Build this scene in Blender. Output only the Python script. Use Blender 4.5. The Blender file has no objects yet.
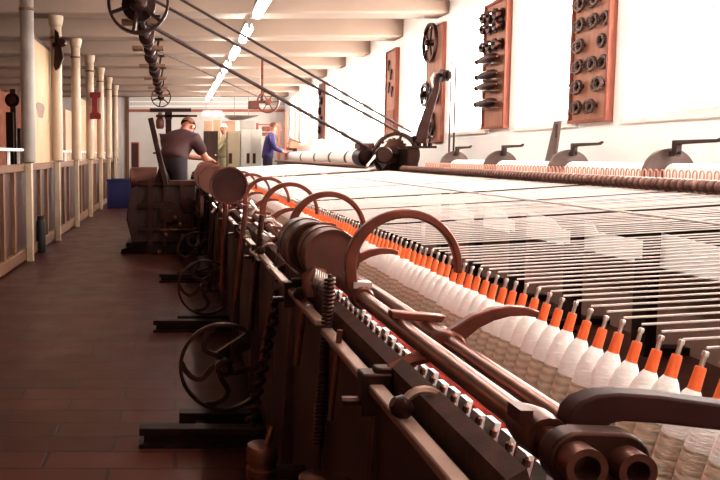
import bpy, bmesh, math, random
from mathutils import Vector, Matrix
random.seed(7)
S = 0.76                       # drawing units -> metres
PI = math.pi
scn = bpy.context.scene
col = scn.collection

# ------------------------------------------------------------------ materials
MATS = {}
def mat(name, c, rough=0.5, metal=0.0, var=0.25, scale=8.0, bump=0.0, stretch=(1, 1, 1), spec=0.22, c2=None, coat=0.0):
    m = bpy.data.materials.new(name); m.use_nodes = True
    nt = m.node_tree; b = nt.nodes['Principled BSDF']
    b.inputs['Roughness'].default_value = rough; b.inputs['Metallic'].default_value = metal
    b.inputs['Specular IOR Level'].default_value = spec
    if coat: b.inputs['Coat Weight'].default_value = coat
    tc = nt.nodes.new('ShaderNodeTexCoord'); mp = nt.nodes.new('ShaderNodeMapping')
    mp.inputs['Scale'].default_value = stretch
    nz = nt.nodes.new('ShaderNodeTexNoise'); nz.inputs['Scale'].default_value = scale
    nz.inputs['Detail'].default_value = 5
    nt.links.new(tc.outputs['Object'], mp.inputs['Vector']); nt.links.new(mp.outputs['Vector'], nz.inputs['Vector'])
    rp = nt.nodes.new('ShaderNodeValToRGB')
    d = c2 or tuple(x * (1 - var) for x in c); e = tuple(min(1, x * (1 + var * .6)) for x in c) if not c2 else c
    rp.color_ramp.elements[0].position = .32; rp.color_ramp.elements[1].position = .68
    rp.color_ramp.elements[0].color = (*d, 1); rp.color_ramp.elements[1].color = (*e, 1)
    nt.links.new(nz.outputs['Fac'], rp.inputs['Fac']); nt.links.new(rp.outputs['Color'], b.inputs['Base Color'])
    if bump:
        bp = nt.nodes.new('ShaderNodeBump'); bp.inputs['Strength'].default_value = bump; bp.inputs['Distance'].default_value = .01
        nt.links.new(nz.outputs['Fac'], bp.inputs['Height']); nt.links.new(bp.outputs['Normal'], b.inputs['Normal'])
    MATS[name] = m
    return m
def emit(name, c, s):
    m = bpy.data.materials.new(name); m.use_nodes = True
    nt = m.node_tree; b = nt.nodes['Principled BSDF']
    b.inputs['Base Color'].default_value = (.8, .8, .8, 1)
    b.inputs['Emission Color'].default_value = (*c, 1); b.inputs['Emission Strength'].default_value = s
    MATS[name] = m
    return m
mat('wall_plaster', (0.94, 0.92, 0.89), .75, var=.05, scale=2.5, bump=.15)
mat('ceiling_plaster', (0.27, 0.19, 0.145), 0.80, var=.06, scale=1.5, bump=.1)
mat('pink_brick', (0.34, 0.12, 0.07), .8, var=.3, scale=4)
mat('iron_dark', (0.045, 0.016, 0.011), 0.42, 0.80, var=.4, scale=14, bump=.15)
mat('iron_black', (.026, .0105, .008), .5, .85, var=.3, scale=14, bump=.1)
mat('iron_brown', (0.13, 0.045, 0.03), 0.40, 0.75, var=.4, scale=16, bump=.12)
mat('iron_red', (0.15, 0.04, 0.024), 0.36, 0.60, var=.3, scale=18, bump=.06)
mat('drum_brown', (0.1, 0.034, 0.024), 0.50, 0.30, var=.3, scale=9, bump=.1)
mat('panel_pink', (.26, .14, .105), .6, var=.25, scale=5, bump=.05)
mat('gear_iron', (.14, .085, .07), .5, .4, var=.3, scale=14)
mat('boss_brown', (.22, .11, .085), .45, .6, var=.25, scale=14)
mat('drum_dark', (0.034, 0.009, 0.007), .6, var=.4, scale=9, bump=.1, spec=.1)
mat('board_rust', (.05, .019, .013), .85, var=.4, scale=22, bump=.3)
mat('hoop_pink', (.60, .30, .22), .4, .3, var=.15, scale=20)
mat('disc_grey', (0.13, 0.088, 0.078), .45, .4, var=.2, scale=14)
mat('lever_grey', (0.06, 0.04, 0.035), .45, .5, var=.2, scale=14)
mat('steel_rod', (0.22, 0.085, 0.058), .30, 0.95, var=.22, scale=22)
mat('steel_bright', (.72, .62, .56), .3, .9, var=.12, scale=20)
mat('steel_strip', (0.3, 0.175, 0.13), .4, .55, var=.45, scale=9, stretch=(1, .6, 1))
mat('wood_dark', (.034, .0115, .008), .5, spec=.2, var=.45, scale=5, bump=.12, stretch=(6, .7, 2))
mat('wood_red', (0.036, 0.011, 0.006), .5, var=.35, scale=5, bump=.1, stretch=(5, 5, .6))
mat('wood_tan', (0.13, 0.056, 0.029), .55, var=.3, scale=5, bump=.1, stretch=(5, 5, .6))
mat('wood_cream', (0.4, 0.25, 0.14), .6, var=.14, scale=4, bump=.1, stretch=(5, 5, .5))
mat('board_pink', (0.4, 0.18, 0.115), 0.55, var=.2, scale=4, bump=.08, stretch=(4, 4, .6))
mat('board_edge', (0.28, 0.08, 0.05), .5, var=.2, scale=6)
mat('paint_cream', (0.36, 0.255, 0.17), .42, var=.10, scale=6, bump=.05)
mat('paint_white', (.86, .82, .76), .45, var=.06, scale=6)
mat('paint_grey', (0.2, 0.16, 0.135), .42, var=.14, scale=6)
mat('tube_orange', (.90, .16, .045), .45, var=.12, scale=30)
mat('band_red', (.75, .05, .025), .5, var=.2, scale=30)
mat('yarn_white', (0.95, 0.92, 0.87), .85, var=.07, scale=60, bump=.3, stretch=(1, 1, 4))
mat('thread_white', (0.62, 0.53, 0.49), .8, var=.04, scale=80)
mat('cloth_white', (0.95, 0.94, 0.92), .85, var=.05, scale=5, bump=.2)
mat('rope_brown', (0.022, 0.008, 0.006), .7, var=.3, scale=40)
mat('rubber_black', (.01, .008, .008), .55, var=.3, scale=10)
mat('crate_blue', (0.006, 0.006, 0.04), .5, var=.3, scale=6)
mat('red_cloth', (0.12, 0.006, 0.007), .6, var=.3, scale=8)
mat('skin', (0.42, 0.17, 0.11), .55, var=.1, scale=12)
mat('hair_ginger', (0.12, 0.04, 0.018), .7, var=.3, scale=30)
mat('hair_pale', (.75, .62, .5), .7, var=.2, scale=30)
mat('shirt_maroon', (0.045, 0.014, 0.014), .75, var=.25, scale=9, bump=.2)
mat('trousers_dark', (0.014, 0.008, 0.009), .8, var=.3, scale=9, bump=.2)
mat('shirt_purple', (0.03, 0.018, 0.085), .75, var=.2, scale=9)
mat('trousers_navy', (0.009, 0.006, 0.017), .8, var=.25, scale=9)
mat('shirt_olive', (0.36, 0.31, 0.17), .75, var=.2, scale=9)
mat('eye_dark', (.02, .015, .015), .3)
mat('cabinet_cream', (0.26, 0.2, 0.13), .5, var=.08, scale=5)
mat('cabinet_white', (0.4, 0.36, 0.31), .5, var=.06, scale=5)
mat('case_peach', (0.45, 0.25, 0.16), .6, var=.15, scale=4)
mat('far_plaster', (.50, .45, .41), .8, var=.06, scale=2)
emit('window_daylight', (1.0, .955, .90), 12.5)
emit('tube_light', (1.0, .93, .87), 29.0)
emit('bulb_warm', (1.0, .62, .36), 20.0)

def cop_mat():      # beige lower winding with fine crossed yarn lines
    m = mat('yarn_beige', (.74, .62, .46), .85, var=.12, scale=50, bump=.3, stretch=(1, 1, 4))
    nt = m.node_tree; b = nt.nodes['Principled BSDF']
    tc = nt.nodes.new('ShaderNodeTexCoord'); w = nt.nodes.new('ShaderNodeTexWave')
    w.wave_type = 'BANDS'; w.bands_direction = 'Z'; w.inputs['Scale'].default_value = 24; w.inputs['Distortion'].default_value = 2.5
    mx = nt.nodes.new('ShaderNodeMixRGB'); mx.blend_type = 'MULTIPLY'; mx.inputs['Fac'].default_value = .35
    src = b.inputs['Base Color'].links[0].from_socket
    nt.links.new(tc.outputs['Object'], w.inputs['Vector'])
    nt.links.new(src, mx.inputs[1]); nt.links.new(w.outputs['Color'], mx.inputs[2]); nt.links.new(mx.outputs['Color'], b.inputs['Base Color'])
cop_mat()

def floor_mat():
    m = bpy.data.materials.new('floor_blocks'); m.use_nodes = True
    nt = m.node_tree; b = nt.nodes['Principled BSDF']; L = nt.links.new
    g = nt.nodes.new('ShaderNodeNewGeometry')
    br = nt.nodes.new('ShaderNodeTexBrick'); br.inputs['Scale'].default_value = 1.0
    br.inputs['Brick Width'].default_value = .42; br.inputs['Row Height'].default_value = .135
    br.inputs['Mortar Size'].default_value = .007; br.inputs['Bias'].default_value = -.1
    br.inputs['Color1'].default_value = (.058, .0125, .0065, 1); br.inputs['Color2'].default_value = (.028, .0058, .0032, 1)
    br.inputs['Mortar'].default_value = (.018, .006, .005, 1)
    L(g.outputs['Position'], br.inputs['Vector'])
    nz = nt.nodes.new('ShaderNodeTexNoise'); nz.inputs['Scale'].default_value = 1.3; nz.inputs['Detail'].default_value = 8
    L(g.outputs['Position'], nz.inputs['Vector'])
    mx = nt.nodes.new('ShaderNodeMixRGB'); mx.blend_type = 'OVERLAY'; mx.inputs['Fac'].default_value = .4
    L(br.outputs['Color'], mx.inputs[1]); L(nz.outputs['Color'], mx.inputs[2])
    hs = nt.nodes.new('ShaderNodeHueSaturation'); hs.inputs['Saturation'].default_value = .95; hs.inputs['Value'].default_value = 1.0
    bw = nt.nodes.new('ShaderNodeRGBToBW'); L(nz.outputs['Color'], bw.inputs[0]); L(bw.outputs[0], mx.inputs[2])
    L(mx.outputs['Color'], hs.inputs['Color']); L(hs.outputs['Color'], b.inputs['Base Color'])
    n2 = nt.nodes.new('ShaderNodeTexNoise'); n2.inputs['Scale'].default_value = 5; n2.inputs['Detail'].default_value = 6
    L(g.outputs['Position'], n2.inputs['Vector'])
    mr = nt.nodes.new('ShaderNodeMapRange'); mr.inputs['To Min'].default_value = .26; mr.inputs['To Max'].default_value = .5
    L(n2.outputs['Fac'], mr.inputs['Value']); L(mr.outputs['Result'], b.inputs['Roughness'])
    bp = nt.nodes.new('ShaderNodeBump'); bp.inputs['Strength'].default_value = .35; bp.inputs['Distance'].default_value = .006
    L(br.outputs['Fac'], bp.inputs['Height']); bp.invert = True
    L(bp.outputs['Normal'], b.inputs['Normal']); b.inputs['Specular Tint'].default_value = (1, .55, .42, 1); b.inputs['Specular IOR Level'].default_value = .22
    MATS['floor_blocks'] = m
floor_mat()

# ------------------------------------------------------------------ mesh builder
ORG = {}            # object name -> drawing-unit origin
def link(o): col.objects.link(o); return o
class MB:
    def __init__(s): s.v = []; s.f = []; s.mi = []; s.cur = 0
    def slot(s, i): s.cur = i; return s
    def add(s, vs, fs):
        b = len(s.v); s.v += [tuple(p) for p in vs]
        for f in fs: s.f.append(tuple(b + i for i in f)); s.mi.append(s.cur)
        return s
    def hexa(s, p):
        return s.add(p, [(0, 3, 2, 1), (4, 5, 6, 7), (0, 1, 5, 4), (1, 2, 6, 5), (2, 3, 7, 6), (3, 0, 4, 7)])
    def box(s, x0, x1, y0, y1, z0, z1):
        return s.hexa([(x0, y0, z0), (x1, y0, z0), (x1, y1, z0), (x0, y1, z0), (x0, y0, z1), (x1, y0, z1), (x1, y1, z1), (x0, y1, z1)])
    def bar(s, a, b, w, h, up=(0, 0, 1), w2=None, h2=None):
        a = Vector(a); b = Vector(b); d = (b - a).normalized(); up = Vector(up)
        if abs(d.dot(up)) > .98: up = Vector((0, 1, 0))
        x = d.cross(up).normalized(); y = x.cross(d)
        w2 = w if w2 is None else w2; h2 = h if h2 is None else h2
        P = []
        for c, ww, hh in ((a, w, h), (b, w2, h2)):
            P += [c - x * ww / 2 - y * hh / 2, c + x * ww / 2 - y * hh / 2, c + x * ww / 2 + y * hh / 2, c - x * ww / 2 + y * hh / 2]
        return s.hexa(P)
    def sweep(s, pts, prof_fn, closed=False, up=(0, 1, 0)):
        """sweep a per-point profile [(u,v)..] along pts; u along binormal, v along 'up'."""
        pts = [Vector(p) for p in pts]; n = len(pts); rings = []
        for i, p in enumerate(pts):
            t = (pts[(i + 1) % n] - pts[i - 1]) if closed else (pts[min(i + 1, n - 1)] - pts[max(i - 1, 0)])
            t.normalize(); u0 = Vector(up)
            if abs(t.dot(u0)) > .95: u0 = Vector((0, 0, 1)) if abs(t.z) < .9 else Vector((1, 0, 0))
            x = t.cross(u0).normalized(); y = x.cross(t).normalized()
            rings.append([p + x * a + y * b for a, b in prof_fn(i / max(1, n - 1))])
        k = len(rings[0]); vs = [q for r in rings for q in r]; fs = []
        for i in range(n if closed else n - 1):
            j = (i + 1) % n
            for q in range(k):
                r = (q + 1) % k
                fs.append((i * k + q, i * k + r, j * k + r, j * k + q))
        if not closed:
            fs.append(tuple(range(k - 1, -1, -1))); fs.append(tuple((n - 1) * k + q for q in range(k)))
        return s.add(vs, fs)
    def tube(s, pts, r, seg=8, r2=None, closed=False, up=(0, 1, 0)):
        r2 = r if r2 is None else r2
        def pf(t):
            rr = r + (r2 - r) * t
            return [(rr * math.cos(2 * PI * i / seg), rr * math.sin(2 * PI * i / seg)) for i in range(seg)]
        return s.sweep(pts, pf, closed, up)
    def cyl(s, a, b, r, seg=16, r2=None): return s.tube([a, b], r, seg, r2, up=(0.3, .8, .52))
    def lathe(s, a, axis, prof, seg=16):
        """prof: (distance along axis, radius); closed with caps."""
        a = Vector(a); d = Vector(axis).normalized(); u = Vector((0, 1, 0)) if abs(d.y) < .9 else Vector((1, 0, 0))
        x = d.cross(u).normalized(); y = d.cross(x)
        vs = []; fs = []
        for h, r in prof:
            for i in range(seg):
                t = 2 * PI * i / seg; vs.append(a + d * h + x * r * math.cos(t) + y * r * math.sin(t))
        for j in range(len(prof) - 1):
            for i in range(seg):
                k = (i + 1) % seg; fs.append((j * seg + i, j * seg + k, (j + 1) * seg + k, (j + 1) * seg + i))
        fs.append(tuple(range(seg - 1, -1, -1))); fs.append(tuple((len(prof) - 1) * seg + i for i in range(seg)))
        return s.add(vs, fs)
    def prism(s, poly, ax, t0, t1):
        """poly 2D; ax 'y': (x,z) extruded in y; 'x': (y,z) in x; 'z': (x,y) in z"""
        def P(p, t): return {'y': (p[0], t, p[1]), 'x': (t, p[0], p[1]), 'z': (p[0], p[1], t)}[ax]
        n = len(poly); vs = [P(p, t0) for p in poly] + [P(p, t1) for p in poly]
        fs = [tuple(range(n)), tuple(range(2 * n - 1, n - 1, -1))] + [(i, (i + 1) % n, n + (i + 1) % n, n + i) for i in range(n)]
        return s.add(vs, fs)
    def ring(s, c, axis, ro, ri, t, seg=24):
        """flat washer / rim of thickness t centred on c"""
        d = Vector(axis).normalized(); u = Vector((0, 0, 1)) if abs(d.z) < .9 else Vector((1, 0, 0))
        x = d.cross(u).normalized(); y = d.cross(x); c = Vector(c)
        vs = []
        for h in (-t / 2, t / 2):
            for r in (ro, ri):
                for i in range(seg):
                    a = 2 * PI * i / seg; vs.append(c + d * h + x * r * math.cos(a) + y * r * math.sin(a))
        fs = []
        for i in range(seg):
            k = (i + 1) % seg
            A, B, C_, D = i, seg + i, 2 * seg + i, 3 * seg + i; a, b, c_, d_ = k, seg + k, 2 * seg + k, 3 * seg + k
            fs += [(A, a, b, B), (C_, D, d_, c_), (A, C_, c_, a), (B, b, d_, D)]
        return s.add(vs, fs)
    def build(s, name, mats, parent=None, smooth=None, bevel=0.0):
        org = Vector((0, 0, 0))
        if parent is not None: org = ORG[parent.name]
        me = bpy.data.meshes.new(name)
        me.from_pydata([((p[0] - org.x) * S, (p[1] - org.y) * S, (p[2] - org.z) * S) for p in s.v], [], s.f)
        if isinstance(mats, str): mats = [mats]
        for m in mats: me.materials.append(MATS[m])
        for p, i in zip(me.polygons, s.mi): p.material_index = i
        bm = bmesh.new(); bm.from_mesh(me); bmesh.ops.recalc_face_normals(bm, faces=bm.faces); bm.to_mesh(me); bm.free()
        o = link(bpy.data.objects.new(name, me))
        if parent is not None: o.parent = parent
        ORG[o.name] = org.copy()
        if smooth is None: smooth = 40
        if smooth:
            for p in me.polygons: p.use_smooth = True
            me.set_sharp_from_angle(angle=math.radians(smooth))
        if bevel:
            bv = o.modifiers.new('edge', 'BEVEL'); bv.width = bevel * S; bv.segments = 2; bv.limit_method = 'ANGLE'; bv.angle_limit = math.radians(50)
        return o
def tag(o, label, cat, group=None, kind=None):
    o['label'] = label; o['category'] = cat
    if group: o['group'] = group
    if kind: o['kind'] = kind
    return o
def thing(name, label, cat, loc, group=None):
    o = link(bpy.data.objects.new(name, None)); o.location = Vector(loc) * S; o.empty_display_size = .05
    ORG[o.name] = Vector(loc)
    return tag(o, label, cat, group)
def solo(mb, name, mats, label, cat, loc=(0, 0, 0), group=None, **k):
    """a thing that is one mesh; mb in world units, origin moved to loc"""
    dummy = type('D', (), {})(); dummy.name = '_tmp'; ORG['_tmp'] = Vector(loc)
    class P: name = '_tmp'
    org = Vector(loc)
    mb.v = [(p[0] - org.x, p[1] - org.y, p[2] - org.z) for p in mb.v]
    o = mb.build(name, mats, None, **k); o.location = org * S; ORG[o.name] = org
    return tag(o, label, cat, group)
def struct(mb, name, mats, **k):
    o = mb.build(name, mats, None, **k); o['kind'] = 'structure'; return o
def kids(o): return [c for c in col.objects if c.parent == o]
def dup(root, dloc, label=None, group=None, depth=True):
    """copy of a thing with copies of its parts and sub-parts"""
    r = root.copy(); link(r); r.location = Vector(dloc) * S; ORG[r.name] = Vector(dloc)
    if label: r['label'] = label
    if group: r['group'] = group
    if depth:
        for ch in CH.setdefault(root.name, kids(root)):
            c = ch.copy(); link(c); c.parent = r
            for g in CH.setdefault(ch.name, kids(ch)):
                d = g.copy(); link(d); d.parent = c
    return r
CH = {}
def dup_part(p, off, parent=None):
    """copy of a part (and its sub-parts) of the same thing, shifted"""
    c = p.copy(); link(c); c.parent = parent or p.parent; c.location = Vector(off) * S; ORG[c.name] = ORG[p.name]
    for g in CH.setdefault(p.name, kids(p)):
        d = g.copy(); link(d); d.parent = c
    return c
def arc(c, r, a0, a1, n, y=None, rx=None):
    """arc in the XZ plane"""
    return [(c[0] + (rx or r) * math.cos(math.radians(a0 + (a1 - a0) * i / n)), c[1], c[2] + r * math.sin(math.radians(a0 + (a1 - a0) * i / n))) for i in range(n + 1)]
def circ(cx, cy, r, n, a0=0): return [(cx + r * math.cos(a0 + 2 * PI * i / n), cy + r * math.sin(a0 + 2 * PI * i / n)) for i in range(n)]
def ordinal(i):
    one = ['', 'first', 'second', 'third', 'fourth', 'fifth', 'sixth', 'seventh', 'eighth', 'ninth', 'tenth', 'eleventh', 'twelfth', 'thirteenth', 'fourteenth', 'fifteenth', 'sixteenth', 'seventeenth', 'eighteenth', 'nineteenth']
    if i < 20: return one[i]
    t = ['', '', 'twent', 'thirt', 'fort', 'fift', 'sixt', 'sevent', 'eight', 'ninet'][i // 10]
    return t + ('ieth' if i % 10 == 0 else 'y-' + one[i % 10])

# ------------------------------------------------------------------ camera
F_PX, CAM_H = 749.0, 1.3
PPX, PPY = 175.0, 213.0        # where the optical axis meets the (off-centre) frame
pitch = math.atan((PPY - 155.0) / F_PX)
cam = bpy.data.cameras.new('camera'); cam.sensor_width = 36; cam.lens = F_PX / 720 * 36; cam.clip_start = .02
cam.shift_x = (360 - PPX) / 720; cam.shift_y = -(240 - PPY) / 720
co = link(bpy.data.objects.new('camera', cam)); co.location = (0, 0, CAM_H * S)
co.rotation_euler = (PI / 2 - pitch, 0, 0); scn.camera = co
Fv = Vector((0, math.cos(pitch), -math.sin(pitch))); Rv = Vector((1, 0, 0)); Uv = Rv.cross(Fv)
def ray(x, y): return Fv + Rv * ((x - PPX) / F_PX) - Uv * ((y - PPY) / F_PX)
def aty(x, y, Y): v = ray(x, y); p = Vector((0, 0, CAM_H)) + v * (Y / v.y); return p
def atx(x, y, X): v = ray(x, y); return Vector((0, 0, CAM_H)) + v * (X / v.x)
def atz(x, y, Z): v = ray(x, y); return Vector((0, 0, CAM_H)) + v * ((Z - CAM_H) / v.z)
OY = .13                        # the carriage is drawn OY nearer and moved back as a whole
def ay(x, y, Y): return aty(x, y, Y + OY) - Vector((0, OY, 0))

# ------------------------------------------------------------------ the room
XR, XL, YB, YF, ZC, ZB = 4.0, -5.6, -3.0, 27.5, 3.74, 3.36
struct(MB().box(XL - .3, XR + .6, YB - .3, YF + .3, -.15, 0), 'floor', 'floor_blocks', smooth=0)
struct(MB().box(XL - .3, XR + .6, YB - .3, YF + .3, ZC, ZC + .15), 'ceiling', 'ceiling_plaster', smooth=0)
for k in range(-5, 9):
    y = 11.33 + 2.21 * k
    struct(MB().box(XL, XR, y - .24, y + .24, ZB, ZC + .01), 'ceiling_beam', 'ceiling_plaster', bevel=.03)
WINS = [8.17 + 2.15 * k for k in range(-3, 9)]; WW, WZ0, WZ1 = .70, 1.62, 3.25
m = MB().box(XR, XR + .4, YB, YF, 0, WZ0).box(XR, XR + .4, YB, YF, WZ1, ZC)
edges = [YB] + [e for c in WINS for e in (c - WW, c + WW)] + [YF]
for a, b in zip(edges[::2], edges[1::2]): m.box(XR, XR + .4, a, b, WZ0, WZ1)
struct(m, 'wall_right', 'wall_plaster', smooth=0)
struct(MB().box(XL - .2, XL, YB, YF, 0, ZC), 'wall_left', 'pink_brick', smooth=0)
struct(MB().box(XL - .2, XR + .4, YF, YF + .2, 0, ZC), 'wall_far', 'far_plaster', smooth=0)
struct(MB().box(XL - .2, XR + .4, YB - .2, YB, 0, ZC), 'wall_back', 'wall_plaster', smooth=0)
for i, c in enumerate(WINS):
    f = MB()
    for a, b in ((c - WW, c - WW + .06), (c + WW - .06, c + WW)): f.box(XR + .2, XR + .27, a, b, WZ0, WZ1)
    for z in (WZ0, WZ1 - .06): f.box(XR + .2, XR + .27, c - WW + .06, c + WW - .06, z, z + .06)
    for yy in (c - .23, c + .2): f.box(XR + .215, XR + .255, yy, yy + .03, WZ0 + .06, WZ1 - .06)
    for zz in (2.03, 2.45, 2.87): f.box(XR + .22, XR + .25, c - WW + .06, c + WW - .06, zz, zz + .025)
    w = struct(f, 'window_%d' % (i + 1), 'paint_white', smooth=0)
    g = MB().box(XR + .26, XR + .275, c - WW, c + WW, WZ0, WZ1).build('window_pane', 'window_daylight', w, smooth=0); g['label'] = 'bright daylit panes'
    s_ = MB().box(XR - .04, XR + .2, c - WW, c + WW, WZ0 - .04, WZ0).build('window_sill', 'paint_white', w, smooth=0)
# far wall framing
struct(MB().box(-1.72, 3.98, YF - .06, YF, 2.86, 2.96), 'trim_1', 'board_edge', smooth=0)
struct(MB().box(-1.72, 3.98, YF - .06, YF, 3.50, 3.62), 'trim_2', 'wood_tan', smooth=0)
struct(MB().box(-1.80, -1.68, YF - .06, YF, 0, 3.62), 'trim_3', 'wood_tan', smooth=0)
for i, z in enumerate((3.06, 3.22, 3.38)):
    struct(MB().box(-1.66, 3.98, YF - .025, YF, z, z + .03), 'trim_%d' % (4 + i), 'paint_white', smooth=0)

# ------------------------------------------------------------------ lights: the row of ceiling tubes
tubes = [9.65 + 2.2 * k for k in range(-5, 8)]
lt = thing('ceiling_tube_light', '', 'light', (1.1, 0, 3.2), 'fluorescent tubes along the ceiling')
MB().hexa([(1.05, -.56, 3.24), (1.15, -.56, 3.24), (1.15, .56, 3.24), (1.05, .56, 3.24), (1.05, -.56, 3.31), (1.15, -.56, 3.31), (1.15, .56, 3.31), (1.05, .56, 3.31)]).build('housing', 'paint_grey', lt, smooth=0)
MB().cyl((1.1, -.53, 3.175), (1.1, .53, 3.175), .06, 12).build('tube', 'tube_light', lt)
for s_ in (-1, 1): MB().box(1.075, 1.125, s_ * .545 - .015, s_ * .545 + .015, 3.165, 3.24).build('end_cap', 'paint_grey', lt, smooth=0)
for s_ in (-1, 1): MB().cyl((1.1, s_ * .45, 3.31), (1.1, s_ * .45, ZC - .001), .008, 6).build('hanging_rod', 'paint_grey', lt)
for i, y in enumerate(tubes):
    vis = sum(1 for t in tubes[:i + 1] if t > 8.5)
    lab = ('lit white ceiling tube, %s of the row seen from the near end' % ordinal(vis)) if vis else 'white ceiling tube nearer than the part of the row in sight'
    if i == 0: lt.location.y = y * S; lt['label'] = lab
    else: dup(lt, (1.1, y, 3.2), lab)
# warm lamps over the room behind the partition
lp = thing('pendant_lamp', 'warm pendant lamp over the side room, nearer one', 'lamp', (-3.7, 8.5, 3.0), 'side room lamps')
MB().lathe((-3.7, 8.5, 3.0), (0, 0, 1), [(0, .22), (.02, .22), (.14, .06), (.2, .04)], 20).build('lamp_shade', 'iron_dark', lp)
MB().lathe((-3.7, 8.5, 2.90), (0, 0, 1), [(0, .03), (.03, .07), (.07, .07), (.1, .03)], 12).build('bulb', 'bulb_warm', lp)
MB().cyl((-3.7, 8.5, 3.2), (-3.7, 8.5, ZC - .001), .012, 6).build('cord', 'rubber_black', lp)
dup(lp, (-3.7, 14.2, 3.0), 'warm pendant lamp over the side room, farther one')

# ------------------------------------------------------------------ columns and partition on the aisle's other side
cols = [9.12 + 2.21 * k for k in range(0, 7)]
ic = thing('iron_column', '', 'column', (-1.774, 0, 0), 'columns along the partition')
MB().lathe((-1.774, 0, 1.2), (0, 0, 1), [(0, .05), (.02, .086), (2.0, .082), (2.02, .082)], 20).build('shaft', 'paint_cream', ic)
MB().box(-1.815, -1.735, -.04, .04, 0, 1.205).build('lower_post', 'paint_cream', ic, bevel=.008)
MB().lathe((-1.774, 0, 3.20), (0, 0, 1), [(0, .082), (.02, .098), (.05, .10), (.08, .108), (.13, .116), (.158, .116)], 20).build('capital', 'paint_cream', ic)
MB().lathe((-1.774, 0, 3.02), (0, 0, 1), [(0, .082), (.005, .094), (.03, .094), (.035, .082)], 20).build('collar', 'wood_tan', ic)
for i, y in enumerate(cols):
    lab = 'round cream painted column, %s along the partition' % ordinal(i + 1)
    if i == 0:
        ic.location.y = y * S; ic['label'] = 'round greyish painted column, first along the partition, no capital in sight'
        for c in kids(ic):
            if c.name.startswith('shaft'): c0 = c
    else: dup(ic, (-1.774, y, 0), lab)
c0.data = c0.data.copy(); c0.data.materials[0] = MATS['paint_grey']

P0, P1 = 5.5, 24.0
pt = thing('wooden_partition', 'long waist-high wooden partition beside the aisle, between the columns', 'partition', (-1.85, 5.5, 0))
MB().box(-1.90, -1.87, P0, P1, .16, 1.10).build('back_board', 'wood_red', pt, smooth=0)
MB().box(-1.93, -1.82, P0, P1, 1.10, 1.19).build('top_rail', 'wood_tan', pt, bevel=.01)
MB().box(-1.92, -1.82, P0, P1, .02, .16).build('sill', 'wood_tan', pt, bevel=.01)
MB().cyl((-1.835, P0, 1.36), (-1.835, 9.3, 1.36), .018, 8).cyl((-1.91, 12.0, 1.36), (-1.91, P1, 1.36), .018, 8).build('hand_rail', 'paint_white', pt)
st = MB().box(-1.87, -1.83, 5.81 - .04, 5.81 + .04, .16, 1.10).build('stud', 'wood_tan', pt, smooth=0)
for k in range(1, 33):
    if k % 4 != 2: dup_part(st, (0, .5525 * k, 0))
bs = MB().box(-1.915, -1.885, 5.8, 5.83, 1.19, 1.35).build('baluster', 'paint_white', pt, smooth=0)
for k in [k for k in range(1, 33) if not 9.3 < 5.81 + .5525 * k < 12]: dup_part(bs, (0, .5525 * k, 0))
bd = thing('tall_plank_board', 'wide cream plank board on the partition between first two columns, with dark smudge', 'board', (-1.84, 9.3, 1.19))
MB().box(-1.905, -1.872, 9.42, 11.9, 1.191, 2.84).build('plank_panel', 'wood_cream', bd, smooth=0)
MB().box(-1.905, -1.868, 9.38, 11.94, 2.84, 2.89).build('cap_strip', 'wood_dark', bd, smooth=0)
sm = [(10.5 + .30 * math.cos(a) * (1 + .25 * math.sin(3 * a)), 1.92 + .13 * math.sin(a) * (1 + .2 * math.cos(2 * a))) for a in [2 * PI * i / 20 for i in range(20)]]
MB().prism(sm, 'x', -1.872, -1.870).build('smudge', 'wood_tan', bd, smooth=0)
for i, (a, b, h, mm, lab) in enumerate([(11.6, 12.5, 2.30, 'case_peach', 'peach board behind the partition, just past the wide cream planks'), (12.9, 14.2, 2.55, 'wood_cream', 'cream board behind the partition by the third column'), (14.9, 16.0, 2.2, 'case_peach', 'peach board behind the partition beside the red panel'), (17.0, 18.4, 2.6, 'wood_cream', 'cream board behind the partition beyond the red panel'), (19.4, 21.5, 2.6, 'case_peach', 'peach board near the far end of the partition')]):
    solo(MB().box(-2.2, -2.16, a, b, 0, h), 'partition_board', mm, lab, 'board', (-2.2, a, 0), 'boards behind the partition', bevel=.006)
# things hung on the columns
t = thing('belt_guard', 'black long pulley guard hanging on the second column', 'guard', (-1.68, 11.2, 2.6))
q0, q1 = aty(50, 28, 11.18), aty(58, 70, 11.18)
MB().prism([(aty(x, y, 11.18).x, aty(x, y, 11.18).z) for x, y in ((55, 29), (59, 33), (60, 40), (64, 38), (66, 42), (62, 48), (64, 58), (60, 68), (56, 71), (54, 66), (55, 52))], 'y', 11.13, 11.20).build('guard_plate', 'iron_black', t, bevel=.01)
u = aty(62, 42, 11.1); MB().lathe((u.x, 11.06, u.z), (0, 1, 0), [(0, .05), (.05, .07), (.08, .07)], 16).build('hub', 'iron_dark', t)
u = aty(56, 45, 11.2); MB().box(u.x - .05, u.x + .01, 11.18, 11.27, u.z - .03, u.z + .03).build('bracket', 'iron_black', t)
t = thing('red_panel', 'dark red I-shaped panel hanging on the fourth column', 'panel', (-1.72, 15.6, 2.3))
MB().prism([(aty(x, y, 15.6).x, aty(x, y, 15.6).z) for x, y in ((90, 92), (101, 92), (101, 97), (97.5, 98.5), (97.5, 112), (101, 114), (101, 119), (90, 119), (90, 114), (92, 112), (92, 98.5), (90, 97))], 'y', 15.58, 15.62).build('plate', 'red_cloth', t, bevel=.008)
u = aty(94, 100, 15.62); MB().box(u.x - .03, u.x + .03, 15.62, 15.665, u.z - .1, u.z).build('hook', 'iron_dark', t, smooth=0)
t = thing('wall_disc', 'dark round wheel in the side room behind the first column', 'wheel', (-3.2, 13.5, 1.9))
c_ = aty(12, 100, 13.5)
MB().lathe(c_, (0, 1, 0), [(0, .13), (.06, .13)], 24).build('rim', 'iron_black', t)
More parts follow.
